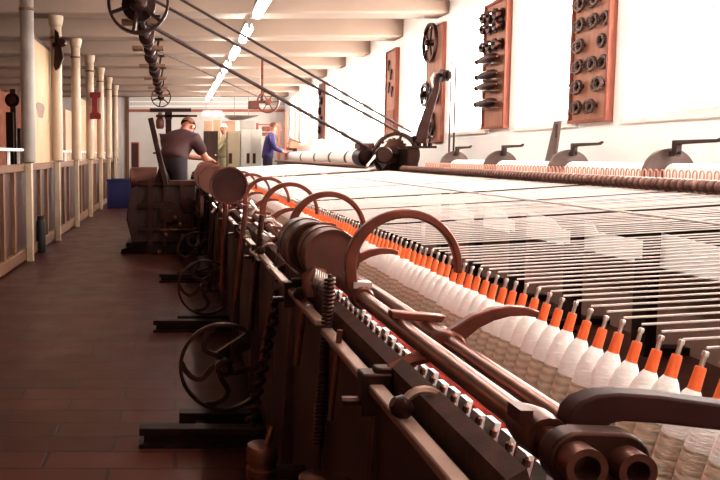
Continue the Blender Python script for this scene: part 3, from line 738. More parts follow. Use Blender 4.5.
MB().sweep(pts, lambda t: [(-.075 + .055 * t, -.03), (.075 - .055 * t, -.03), (.075 - .055 * t, .03), (-.075 + .055 * t, .03)]).build('curved_arm', 'iron_black', hs, bevel=.008)
e = hp_(436, 75, 10.15); f = hp_(452, 76, 10.15)
MB().cyl(e, f, .02, 8).lathe(hp_(441, 75.5, 10.15), (1, 0, 0), [(0, .09), (.04, .09), (.041, .05), (.07, .05), (.071, .075), (.10, .075)], 16).build('crank_gear', 'iron_black', hs)
MB().tube([hp_(x, y, 10.15) for x, y in ((433, 88), (431, 78), (434, 73), (438, 74))], .018, 8).build('crank_hook', 'steel_bright', hs)
a = hp_(409, 146, 10.15); b = hp_(433, 149, 10.15)
MB().box(a.x, b.x, 10.00, 10.30, a.z - .03, a.z).build('platform', 'iron_black', hs)
for k, x in enumerate((414, 419, 425, 430)):
    p = hp_(x, 146, 10.15); MB().lathe((p.x, 10.15, a.z), (0, 0, 1), [(0, .03), (.04, .03), (.05, .015), (.11, .02), (.12, .035), (.14, .02)], 10).build('oil_cup', 'iron_black', hs)
d0 = hp_(377, 150, 10.75); d1 = hp_(407, 168, 10.75)
MB().box(max(d0.x, 3.03), d1.x, 10.63, 11.35, .0, 1.03).build('base_casting', 'iron_black', hs, bevel=.02)
MB().box(a.x - .04, a.x + .1, 10.05, 10.75, .0, a.z - .03).build('side_standard', 'iron_black', hs, bevel=.01)
MB().hexa([(d0.x + .02, 10.65, 1.03), (d1.x, 10.65, 1.03), (d1.x, 11.05, 1.03), (d0.x + .02, 11.05, 1.03), (d0.x + .2, 10.67, 1.3), (d1.x - .02, 10.67, 1.38), (d1.x - .02, 11.05, 1.38), (d0.x + .2, 11.05, 1.3)]).build('gear_casing', 'iron_black', hs, bevel=.02)

# ------------------------------------------------------------------ line shaft, pulleys, ropes
SX, SZ = -.405, 2.97
ls = thing('line_shaft', 'dark overhead line shaft with spoked pulleys above the aisle', 'line shaft', (SX, 8, SZ))
MB().cyl((SX, 7.0, SZ), (SX, 22.3, SZ), .035, 12).build('shaft', 'iron_black', ls)
def pulley(Y, r, w, n=6):
    o = MB().ring((SX, Y, SZ), (0, 1, 0), r, r - .03, w, 48).build('pulley_rim', 'iron_black', ls)
    for k in range(n):
        a = 2 * PI * k / n + .35
        MB().bar((SX + .04 * math.cos(a), Y, SZ + .04 * math.sin(a)), (SX + (r - .015) * math.cos(a), Y, SZ + (r - .015) * math.sin(a)), .035, .06, up=(0, 1, 0)).build('spoke', 'iron_black', o)
    MB().lathe((SX, Y - .16, SZ), (0, 1, 0), [(0, .07), (.02, .10), (.30, .10), (.32, .07)], 18).build('hub', 'iron_black', o)
    return o
pulley(8.4, .34, .10)
pulley(21.9, .29, .08)
MB().lathe((SX, 8.46, SZ), (0, 1, 0), [(0, .11), (.02, .19), (.10, .19), (.12, .13), (.2, .13)], 20).build('clutch', 'iron_black', ls)
for Y, r, L in ((8.7, .15, .3), (9.95, .12, .25), (10.75, .14, .2), (12.0, .12, .3), (12.9, .15, .18), (14.2, .13, .3), (15.1, .15, .18), (16.4, .13, .3), (17.3, .14, .2), (18.6, .13, .3), (19.6, .15, .3)):
    r *= .78
    MB().lathe((SX, Y, SZ), (0, 1, 0), [(0, r * .55), (.03, r), (L - .03, r), (L, r * .6)], 18).build('shaft_coupling', 'iron_black', ls)
sh = thing('shaft_hanger', '', 'hanger', (SX, 0, SZ), 'hangers of the line shaft')
m = MB().ring((SX, 0, SZ), (0, 1, 0), .085, .038, .12, 20)
m.build('bearing', 'iron_black', sh)
for s_ in (-1, 1): MB().bar((SX + s_ * .06, 0, SZ + .05), (SX + s_ * .12, 0, ZB - .002), .04, .07, up=(0, 1, 0)).build('hanger_leg', 'iron_black', sh)
MB().box(SX - .19, SX + .19, -.09, .09, ZB - .03, ZB - .001).build('ceiling_plate', 'iron_black', sh)
for s_ in (-1, 1): MB().box(SX + s_ * .15 - .08, SX + s_ * .15 + .08, -.10, .10, SZ - .11, SZ - .06).build('bearing_wing', 'wood_tan', sh)
CH.clear()
hy = [9.12 + 2.21 * k for k in range(0, 6)]
for i, y in enumerate(hy):
    lab = 'dark bearing hanger on the line shaft, %s behind the big spoked pulley' % ordinal(i + 1)
    if i == 0: sh.location.y = y * S; sh['label'] = lab
    else: dup(sh, (SX, y, SZ), lab)
def rope(p, q, r, label, sag=.03):
    p, q = Vector(p), Vector(q); N = 12
    pts = [p.lerp(q, i / N) - Vector((0, 0, sag * math.sin(PI * i / N))) for i in range(N + 1)]
    return solo(MB().tube(pts, r, 8), 'drive_rope', 'rope_brown', label, 'rope', tuple(p), 'ropes from the line shaft')
rope(aty(137, -26, 8.4), aty(411, 132, 10.75), .017, 'thin upper drive rope from big spoked pulley to drive machine', 0)
rope(aty(137, -9, 8.46), aty(399, 132, 10.8), .018, 'middle drive rope sloping to the drive machine, under the uppermost', 0)
rope(aty(146, 23, 8.35), aty(370, 149, 10.9), .023, 'thickest lowest dark rope sloping from big pulley to drive machine', 0)
w0 = aty(268, 102, 16.0)
rope(aty(158, 51, 10.85), (w0.x - .1, 15.9, w0.z + .05), .010, 'thin rope from the line shaft to the far reddish wheel', 0)
t = aty(364, 108, 9.65)
t_ = thing('counter_wheel', 'reddish spoked wheel hanging from the ceiling far down the hall', 'wheel', (w0.x, 16, w0.z))
MB().ring(w0, (.25, 1, 0), .24, .205, .08, 32).build('wheel_rim', 'iron_red', t_)
m = MB()
for k in range(6):
    a = PI * k / 3; m.bar(w0, (w0.x + .22 * math.cos(a), 16 - .055 * math.cos(a), w0.z + .22 * math.sin(a)), .02, .03, up=(0, 1, 0))
m.build('wheel_spokes', 'iron_red', t_)
MB().lathe((w0.x, 15.85, w0.z), (0, 1, 0), [(0, .06), (.3, .06)], 14).build('hub', 'iron_red', t_)
MB().box(w0.x - .42, w0.x - .2, 15.9, 16.1, w0.z - .14, w0.z + .02).build('bearing_block', 'drum_brown', t_, bevel=.01)
MB().bar((w0.x - .3, 16.0, w0.z), (w0.x, 16.0, w0.z), .05, .06).bar((w0.x - .12, 16.12, w0.z), (w0.x - .12, 16.12, ZC - .002), .05, .06).bar((w0.x, 16.1, w0.z), (w0.x - .12, 16.12, w0.z), .05, .05).build('hanger', 'iron_red', t_)

# ------------------------------------------------------------------ boards with spare parts on the window wall
BXF = XR - .055
def wall_board(y0, y1, z0, z1, label, mm='board_pink', frame=True):
    t = thing('parts_board', label, 'board', (XR, y0, z0), 'boards of spare parts on the wall')
    MB().box(BXF + .012, XR - .001, y0, y1, z0, z1).build('back_board', mm, t, smooth=0)
    if frame:
        m = MB(); FX = BXF - .02 if frame is True else BXF + .003
        m.box(FX, XR - .001, y0 - .03, y0, z0 - .03, z1 + .03).box(FX, XR - .001, y1, y1 + .03, z0 - .03, z1 + .03)
        m.box(FX, XR - .001, y0, y1, z0 - .03, z0).box(FX, XR - .001, y0, y1, z1, z1 + .03)
        m.build('frame', 'board_edge', t, bevel=.004)
    return t
def bz(x, y): return atx(x, y, BXF)
# gear board
g0, g1 = bz(608, 60).y, bz(573, 60).y
gz1, gz0 = 3.05, bz(590, 119).z
wall_board(g0, g1, gz0, gz1, 'pinkish board covered with rows of small gears, hung nearest the camera')
def gear_mesh(r, n):
    m = MB()
    out = [(.0 + (r if (i // 2) % 2 else r * .88) * math.cos(2 * PI * i / (4 * n)), (r if (i // 2) % 2 else r * .88) * math.sin(2 * PI * i / (4 * n))) for i in range(4 * n)]
    k = len(out); inn = [(r * .66 * math.cos(2 * PI * i / k), r * .66 * math.sin(2 * PI * i / k)) for i in range(k)]
    vs = []
    for x in (-.03, 0.0):
        vs += [(x, a, b) for a, b in out] + [(x, a, b) for a, b in inn]
    fs = []
    for i in range(k):
        j = (i + 1) % k
        fs += [(i, j, k + j, k + i), (2 * k + i, 3 * k + i, 3 * k + j, 2 * k + j), (i, 2 * k + i, 2 * k + j, j), (k + i, k + j, 3 * k + j, 3 * k + i)]
    m.add(vs, fs)
    return m
def make_gear(off):
    g = thing('change_gear', '', 'gear', (0, 0, 0), 'gears on the pinkish gear board')
    m = gear_mesh(.067, 16); m.v = [(a - off, b, c) for a, b, c in m.v]
    m.build('toothed_rim', 'gear_iron', g)
    m = MB().lathe((-.042 - off, 0, 0), (1, 0, 0), [(0, .014), (.005, .022), (.042 + off, .022)], 12); m.build('hub', 'iron_dark', g)
    m = MB()
    for k in range(4):
        a = PI / 2 * k + .4; m.bar((-.015 - off, .015 * math.cos(a), .015 * math.sin(a)), (-.015 - off, .046 * math.cos(a), .046 * math.sin(a)), .014, .014, up=(1, 0, 0))
    m.build('spokes', 'gear_iron', g)
    return g
gears = [make_gear(0), make_gear(.036)]
CH.clear()
used = [False, False]
rows = [(0, 1, 2, 3), (0, 1, 2, 3), (0, 1, 2, 3, 4), (0, 1, 3.6), (0, 1, 2, 3, 4), (0, 1, 3, 4), (0, 1, 2, 3)]
gy = (g1 - g0 - .14) / 4
rown = ['topmost', 'second', 'third', 'fourth', 'fifth', 'sixth', 'lowest']
for ri, r_ in enumerate(rows):
    z = gz1 - .10 - ri * (gz1 - gz0 - .22) / 6
    for gi, k in enumerate(r_):
        y = g1 - .07 - gy * k
        lab = 'small iron gear on the pinkish gear board, %s of the %s row' % (ordinal(gi + 1), rown[ri])
        w_ = gi % 2
        if not used[w_]: o = gears[w_]; o.location = Vector((BXF + .010, y, z)) * S; o['label'] = lab; used[w_] = True
        else: o = dup(gears[w_], (BXF + .010, y, z), lab)
        o.rotation_euler.x = random.uniform(0, 1)
# bobbin / roller board
r0, r1 = bz(505.5, 60).y, bz(485, 60).y
rz0, rz1 = bz(495, 126).z, bz(495, 4).z
wall_board(r0, r1, rz0, rz1, 'pink board with dark spools above and tapered rods below')
def spool(y, z, label):
    t = thing('iron_spool', label, 'spool', (BXF + .012, y, z), 'spools on the pink rod board')
    MB().lathe((BXF + .010, y, z), (-1, 0, 0), [(0, .05), (.015, .07), (.03, .07), (.031, .045), (.09, .045), (.091, .065), (.12, .065), (.125, .02), (.15, .018)], 18).build('spool_body', 'iron_dark', t)
    MB().cyl((BXF - .16, y, z), (BXF - .135, y, z), .01, 8).build('peg', 'steel_bright', t)
for ri, (py, nm) in enumerate(((17, 'topmost'), (28, 'second'), (46, 'third'))):
    for k in range(3):
        spool(r1 - .13 - k * (r1 - r0 - .24) / 2, bz(495, py).z, 'dark iron spool on the pink rod board, %s of the %s row' % (ordinal(k + 1), nm))
for k, (py, nm) in enumerate(((59, 'topmost'), (75, 'second'), (86, 'third'), (103, 'lowest'))):
    z = bz(495, py).z
    t = thing('tapered_rod', 'dark tapered rod lying across the pink board, %s of four' % nm, 'rod', (BXF - .05, r0, z), 'tapered rods on the pink board')
    L = r1 - r0 - .02
    MB().lathe((BXF - .09, r0 + .02, z), (0, 1, 0), [(0, .008), (.03, .035), (.10, .055), (L * .4, .062), (L * .75, .05), (L * .88, .028), (L, .022)], 14).build('rod_body', 'iron_dark', t)
    MB().lathe((BXF - .09, r0 + .02 + L, z), (0, 1, 0), [(0, .035), (.03, .035), (.05, .015)], 10).build('rod_end', 'iron_dark', t)
    for yy in (r0 + .15, r1 - .15): MB().cyl((BXF + .008, yy, z - .06), (BXF - .10, yy, z - .065), .008, 6).build('peg', 'steel_bright', t)
# wheel board by the drive machine
w0_, w1_ = bz(441, 80).y, bz(426, 80).y
wz0, wz1 = 1.52, bz(434, 28).z
wall_board(w0_, w1_, wz0, wz1, 'narrow pink board with four spoked wheels behind the drive machine', frame=2)
def spoked(y, z, r, label, off=0):
    t = thing('spare_wheel', label, 'wheel', (BXF, y, z), 'spoked wheels on the narrow board')
    X = BXF - .04 - off
    MB().ring((X, y, z), (1, 0, 0), r, r - .035, .05, 36).build('rim', 'iron_dark', t)
    m = MB()
    for k in range(5):
        a = 2 * PI * k / 5 + .6; m.bar((X, y, z), (X, y + (r - .02) * math.cos(a), z + (r - .02) * math.sin(a)), .03, .025, up=(1, 0, 0))
    m.build('spokes', 'iron_dark', t)
    MB().lathe((BXF + .0115, y, z), (-1, 0, 0), [(0, .05), (.12 + off, .05), (.13 + off, .03)], 14).build('hub', 'iron_dark', t)
ym = (w0_ + w1_) / 2
spoked(ym + .08, bz(430, 44).z, .30, 'largest spoked wheel, at the top of the narrow pink board')
spoked(ym + .24, bz(426, 95).z, .19, 'smaller spoked wheel at mid height of the narrow board, by the window')
spoked(ym - .18, bz(437, 92).z, .18, 'smaller spoked wheel at mid height of the narrow board, by the pier')
spoked(ym + .02, bz(431, 125).z, .21, 'lowest spoked wheel on the narrow pink board')
# tall narrow board with small tools
a0, a1 = bz(395.5, 90).y, bz(386, 90).y; az0, az1 = 1.70, bz(390, 52).z
wall_board(a0, a1, az0, az1, 'tall narrow pale board with few small tools, left of the drive machine')
MB().box(BXF - .01, BXF + .012, a0 + .08, a1 - .08, az0 + .06, az0 + .42).build('box_lid', 'board_edge', bpy.data.objects[[o.name for o in col.objects if o.name.startswith('parts_board')][-1]])
for i, (px_, py_, nm) in enumerate(((389, 66, 'topmost'), (391, 75, 'second'), (389, 88, 'third'), (392, 92, 'lowest'))):
    q = bz(px_, py_)
    t = thing('small_tool', 'small dark tool on the tall narrow pale board, %s of four' % nm, 'tool', (BXF, q.y, q.z), 'tools on the tall narrow board')
    MB().bar((BXF - .01, q.y, q.z - .09), (BXF - .01, q.y, q.z + .09), .02, .04, up=(0, 1, 0)).build('shank', 'iron_dark', t)
    MB().lathe((BXF + .01, q.y, q.z + .06), (-1, 0, 0), [(0, .05), (.03, .05)], 10).build('head', 'iron_brown', t)
b0, b1 = bz(323, 110).y, bz(318, 110).y; bz0, bz1 = 1.75, bz(320, 85).z
wall_board(b0, b1, bz0, bz1, 'farthest dark board of parts, high on the wall beyond the drive machine', 'drum_brown', 2)
for i, nm in enumerate(('topmost', 'second', 'third', 'fourth', 'lowest')):
    z = bz1 - .18 - i * .26
    t = thing('iron_disc', 'dark disc on the farthest board, %s of five' % nm, 'disc', (BXF, (b0 + b1) / 2, z), 'discs on the farthest board')
    MB().lathe((BXF + .0115, (b0 + b1) / 2 + (-.12 if i % 2 else .1), z), (-1, 0, 0), [(0, .11), (.05, .11), (.06, .09)], 16).build('rim', 'iron_dark', t)
    MB().lathe((BXF - .04, (b0 + b1) / 2 + (-.12 if i % 2 else .1), z), (-1, 0, 0), [(0, .04), (.05, .04)], 10).build('hub', 'steel_bright', t)

# ------------------------------------------------------------------ gear housing standing in the aisle side of the carriage
gh = thing('gear_housing', 'large dark gear housing projecting from the carriage into the aisle', 'machine housing', (-.2, 9.9, 0))
p0 = aty(129, 190, 9.8); p1 = aty(198, 186, 9.8)
poly = [(p0.x + .04, .14), (p0.x - .04, .45), (p0.x, .78), (p0.x + .10, .93), (p1.x - .02, .96), (p1.x - .02, .14)]
MB().prism(poly, 'y', 9.82, 10.5).build('housing', 'wood_dark', gh, bevel=.02)
for z0, z1 in ((.90, .97), (.60, .66), (.30, .36)): MB().box(p0.x + .12, p1.x, 9.77, 9.82, z0, z1).build('cross_rail', 'iron_dark', gh, bevel=.008)
p1 = Vector((.26, p1.y, p1.z)); q = aty(143, 177, 9.85)
MB().lathe((q.x - .18, 10.0, 1.0), (1, 0, 0), [(0, .11), (.02, .14), (.36, .14), (.38, .1)], 20).build('barrel', 'drum_brown', gh)
for x in (150, 165, 182): 
    v = aty(x, 215, 9.75); MB().box(v.x - .025, v.x + .025, 9.75, 9.80, .12, .95).build('upright', 'iron_dark', gh)
for x, y, r in ((170, 212, .14), (186, 222, .10), (168, 232, .07), (190, 205, .09)):
    v = aty(x, y, 9.7); MB().lathe((v.x, 9.70, v.z), (0, 1, 0), [(0, r), (.06, r)], 22).lathe((v.x, 9.66, v.z), (0, 1, 0), [(0, .03), (.05, .03)], 10).build('gear', 'iron_dark', gh)
for x, y in ((166, 235), (183, 237), (180, 225), (175, 218), (196, 214), (159, 252)):
    v = aty(x, y, 9.62); MB().lathe((v.x, 9.62, max(v.z, .05)), (0, 1, 0), [(0, .015), (.01, .025), (.09, .025)], 10).build('shaft_end', 'iron_brown', gh)
for x in (170, 188): 
    v = aty(x, 230, 9.68); MB().cyl((v.x - .12, 9.68, v.z), (v.x + .12, 9.68, v.z), .018, 8).build('cross_shaft', 'iron_brown', gh)
MB().box(p0.x - .05, p1.x, 9.85, 10.45, 0, .14).build('plinth', 'iron_black', gh, bevel=.01)
MB().hexa([(p0.x - .12, 9.84, 0), (p0.x + .2, 9.80, 0), (p0.x + .2, 9.84, 0), (p0.x - .12, 9.845, 0), (p0.x - .10, 9.80, .06), (p0.x + .2, 9.76, .16), (p0.x + .2, 9.84, .16), (p0.x - .10, 9.845, .06)]).build('toe', 'iron_black', gh)
a, b = aty(150.5, 118, 9.7), aty(166, 186, 9.7)
MB().bar(a, b, .07, .09, up=(0, 1, 0)).build('leaning_beam', 'iron_black', gh, bevel=.008)
v = aty(162, 176, 9.7); MB().hexa([(v.x - .1, 9.72, .95), (v.x + .1, 9.72, .95), (v.x + .1, 9.8, .95), (v.x - .1, 9.8, .95), (v.x - .02, 9.72, 1.2), (v.x + .02, 9.72, 1.2), (v.x + .02, 9.8, 1.2), (v.x - .02, 9.8, 1.2)]).build('beam_foot', 'iron_black', gh)
# tall thin pulley sheaves beside it
for k, (x, Y, r) in enumerate(((201, 9.0, .34), (206, 8.6, .33), (196, 9.4, .32))):
    v = aty(x, 205, Y)
    o = MB().ring((.30, Y, .62), (1, 0, .0), r, r - .04, .04, 36).build('sheave_rim', 'iron_dark', gh)
    MB().lathe((.30 - .03, Y, .62), (1, 0, 0), [(0, .06), (.06, .06)], 14).bar((.30, Y - r + .02, .62), (.30, Y + r - .02, .62), .03, .05).bar((.30, Y, .62 - r + .02), (.30, Y, .62 + r - .02), .03, .05).build('sheave_spokes', 'iron_dark', o)
v = aty(198, 210, 9.2); MB().box(.26, .29, 8.5, 9.80, .58, .66).build('sheave_arm', 'iron_dark', gh)
# gallows post and far brown cupboard
t = thing('gallows_post', 'black T-shaped iron post with long crossbar behind the gear housing', 'post', (aty(168, 185, 12.6).x, 12.6, 0))
g = aty(168.5, 112, 12.6)
MB().box(g.x - .05, g.x + .05, 12.55, 12.65, 0, g.z).build('upright', 'iron_black', t)
e0, e1 = aty(150, 113, 12.6), aty(191, 113, 12.6)
MB().box(e0.x, e1.x, 12.56, 12.64, g.z, g.z + .06).build('crossbar', 'iron_black', t)
MB().box(e0.x + .1, e1.x - .05, 12.5, 12.55, g.z - .09, g.z - .05).box(e1.x - .30, e1.x + .1, 12.5, 12.55, g.z - .085, g.z - .055).box(g.x - .06, g.x + .06, 12.5, 12.56, g.z - .12, g.z).build('belt_fork', 'iron_black', t)
u = aty(160, 118, 12.6); MB().lathe((u.x, 12.6, u.z - .18), (0, 0, 1), [(0, .05), (.03, .07), (.14, .07), (.17, .05), (.27, .03)], 14).build('lubricator', 'drum_brown', t)
MB().bar((g.x, 12.6, aty(168, 153, 12.6).z), (e0.x + .05, 12.6, aty(168, 153, 12.6).z), .03, .03).build('side_arm', 'iron_black', t)
# ------------------------------------------------------------------ far end of the hall
def cab(x0, x1, ytop, Y, depth, label, mm, doors=2):
    a, b = aty(x0, ytop, Y), aty(x1, ytop, Y)
    t = thing('steel_cabinet', label, 'cabinet', ((a.x + b.x) / 2, Y, 0), 'cabinets at the far end')
    MB().box(a.x, b.x, Y, Y + depth, .0, a.z).build('body', mm, t, bevel=.01)
    w = (b.x - a.x) / doors
    for k in range(doors):
        d = MB().box(a.x + w * k + .015, a.x + w * (k + 1) - .015, Y - .02, Y, .08, a.z - .04).build('door', mm, t, bevel=.005)
        hx = a.x + w * (k + 1) - .09 if (k % 2 == 0 and doors > 1) else a.x + w * k + .09
        MB().box(hx - .045, hx + .045, Y - .04, Y - .02, 1.05, 1.35).build('handle', 'iron_dark', d)
    return t
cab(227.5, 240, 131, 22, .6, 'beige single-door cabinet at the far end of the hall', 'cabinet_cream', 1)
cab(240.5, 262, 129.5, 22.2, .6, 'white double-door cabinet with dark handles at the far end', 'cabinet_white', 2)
a, b = aty(204, 131, 22.5), aty(218, 131, 22.5)
t = thing('brown_cupboard', 'red-brown wooden cupboard at the far end, by the olive-shirted person', 'cupboard', ((a.x + b.x) / 2, 22.5, 0))
MB().box(a.x, b.x, 22.5, 23.0, 0, a.z).build('body', 'wood_red', t, bevel=.01)
d = MB().box(a.x + .02, b.x - .02, 22.48, 22.5, .08, a.z - .05).build('door', 'wood_red', t, bevel=.005)
MB().cyl((b.x - .07, 22.44, 1.3), (b.x - .07, 22.48, 1.3), .025, 8).build('knob', 'steel_bright', d)
a, b = aty(131, 142, 23.5), aty(139, 142, 23.5)
t = thing('brown_cupboard', 'narrow dark red cupboard at the far end beside the partition', 'cupboard', ((a.x + b.x) / 2, 23.5, 0))
MB().box(a.x, b.x, 23.5, 24, 0, a.z).build('body', 'board_edge', t, bevel=.01)
MB().box(a.x + .02, b.x - .02, 23.48, 23.5, .06, a.z - .04).build('door', 'wood_red', t, bevel=.005)
# boxes on top of / behind the cabinets
for i, (x0, x1, y0, Y, mm, lab) in enumerate(((204, 213, 121, 24, 'case_peach', 'tall peach panel behind the brown cupboard'), (213.5, 221, 120, 24, 'wood_cream', 'tall cream panel beside the peach panel'), (222, 236, 121, 24.3, 'case_peach', 'pale panel behind the beige cabinet'), (240, 256, 120.5, 24.6, 'cabinet_white', 'white panel behind the double-door cabinet'))):
    a, b = aty(x0, y0, Y), aty(x1, y0, Y)
    solo(MB().box(a.x, b.x - .02, Y, Y + .06, 0, a.z), 'display_panel', mm, lab, 'panel', (a.x, Y, 0), 'panels at the far end', bevel=.006)
# flat lamp hanging at the far end
a, b = aty(225, 116, 24), aty(258, 116, 24)
t = thing('flat_ceiling_lamp', 'flat pale lamp shade hanging above the cabinets', 'lamp', ((a.x + b.x) / 2, 24, a.z))
MB().hexa([(a.x + .2, 23.7, a.z - .12), (b.x - .45, 23.7, a.z - .12), (b.x - .45, 24.3, a.z - .12), (a.x + .2, 24.3, a.z - .12), (a.x, 23.5, a.z), (b.x, 23.5, a.z), (b.x, 24.5, a.z), (a.x, 24.5, a.z)]).build('shade', 'paint_grey', t)
for x in (a.x + .3, b.x - .3): MB().cyl((x, 24, a.z), (x, 24, ZC - .001), .012, 6).build('hanging_rod', 'paint_grey', t)
# light strip over the cabinets
a, b = aty(203, 114, 25), aty(222, 114, 25)
t = thing('ceiling_tube_light', 'lit tube across the far end of the hall above the brown cupboard', 'light', (a.x, 25, a.z))
MB().box(a.x, b.x, 24.96, 25.04, a.z + .05, a.z + .1).build('housing', 'paint_white', t)
MB().cyl((a.x, 25, a.z), (b.x, 25, a.z), .04, 10).build('tube', 'tube_light', t)
for x in (a.x + .1, b.x - .1): MB().cyl((x, 25, a.z + .1), (x, 25, ZC - .001), .01, 6).build('hanging_rod', 'paint_grey', t)
# racks with frames
RY = 23.6
t = thing('steel_rack', 'dark red steel rack of machine frames behind the purple-shirted person', 'rack', (aty(270, 140, RY).x, RY, 0))
X = [aty(x, 140, RY).x for x in (257, 279, 286, 295)]
zt = [aty(257, 123, RY).z, aty(279, 123, RY).z, aty(286, 112, RY).z, aty(295, 110, RY).z]
for x, z in zip(X, zt): MB().box(x - .04, x + .04, RY - .04, RY + .04, 0, z).build('post', 'board_edge', t)
for (i, j, y) in ((0, 1, 124), (0, 1, 130), (1, 2, 128), (2, 3, 143), (1, 3, 152)):
    z = aty(270, y, RY).z; MB().box(X[i], X[j], RY - .03, RY + .03, z - .04, z).build('shelf_bar', 'board_edge', t)
for (x0, x1, y) in ((262, 272, 125), (288, 293, 145), (258, 268, 131)):
    a, b = aty(x0, y, RY), aty(x1, y, RY); MB().box(a.x, b.x, RY - .2, RY + .15, a.z - .16, a.z - .05).build('tray', 'iron_red', t)
t = thing('small_machine', 'small reddish bench machine by the wall beyond the yarn rolls', 'machine', (aty(302, 140, 23.00).x, 23.00, 0))
a, b = aty(289, 139, 23.00), aty(301, 145, 23.00)
MB().hexa([(a.x, 22.90, b.z - .1), (b.x, 22.90, b.z - .1), (b.x, 23.20, b.z - .1), (a.x, 23.20, b.z - .1), (a.x + .05, 22.95, a.z + .08), (b.x - .1, 22.95, a.z - .02), (b.x - .1, 23.15, a.z - .02), (a.x + .05, 23.15, a.z + .08)]).build('body', 'case_peach', t, bevel=.01)
MB().bar((a.x, 22.88, a.z), (b.x + .1, 22.88, b.z + .02), .04, .04).build('arm', 'iron_red', t)
MB().box((a.x + b.x) / 2 - .06, (a.x + b.x) / 2 + .06, 22.98, 23.12, 0, b.z - .1).box(a.x, b.x, 22.85, 23.25, 0, .05).build('pedestal', 'iron_red', t)

# ------------------------------------------------------------------ people (joints in metres, local; scaled back by 1/S)
def skin_mesh(name, V, E, Rr, mats, parent, root=0, sub=2, mat_fn=None):
    me = bpy.data.meshes.new(name); me.from_pydata(V, E, []); 
    o = link(bpy.data.objects.new(name, me)); o.parent = parent
    sk = o.modifiers.new('skin', 'SKIN'); sk.use_smooth_shade = True
    for i, r in enumerate(Rr):
        d = me.skin_vertices[0].data[i]; d.radius = (r, r) if not isinstance(r, tuple) else r; d.use_root = (i == root)
    ss = o.modifiers.new('sub', 'SUBSURF'); ss.levels = sub; ss.render_levels = sub
    dg = bpy.context.evaluated_depsgraph_get(); ev = o.evaluated_get(dg)
    m2 = bpy.data.meshes.new_from_object(ev); o.modifiers.clear(); o.data = m2; m2.name = name
    m2.materials.clear()
    for m in (mats if isinstance(mats, list) else [mats]): m2.materials.append(MATS[m])
    for p in m2.polygons: p.use_smooth = True
    return o
def ellip(name, c, r, mm, parent, rot=None, cut=None):
    bm = bmesh.new(); bmesh.ops.create_uvsphere(bm, u_segments=18, v_segments=12, radius=1)
    if cut is not None: bmesh.ops.delete(bm, geom=[v for v in bm.verts if not cut(v.co)], context='VERTS')
    M = Matrix.Translation(c) @ (rot or Matrix()) @ Matrix.Diagonal((*r, 1))
    bm.transform(M); me = bpy.data.meshes.new(name); bm.to_mesh(me); bm.free(); me.materials.append(MATS[mm])
    for p in me.polygons: p.use_smooth = True
    o = link(bpy.data.objects.new(name, me)); o.parent = parent; return o
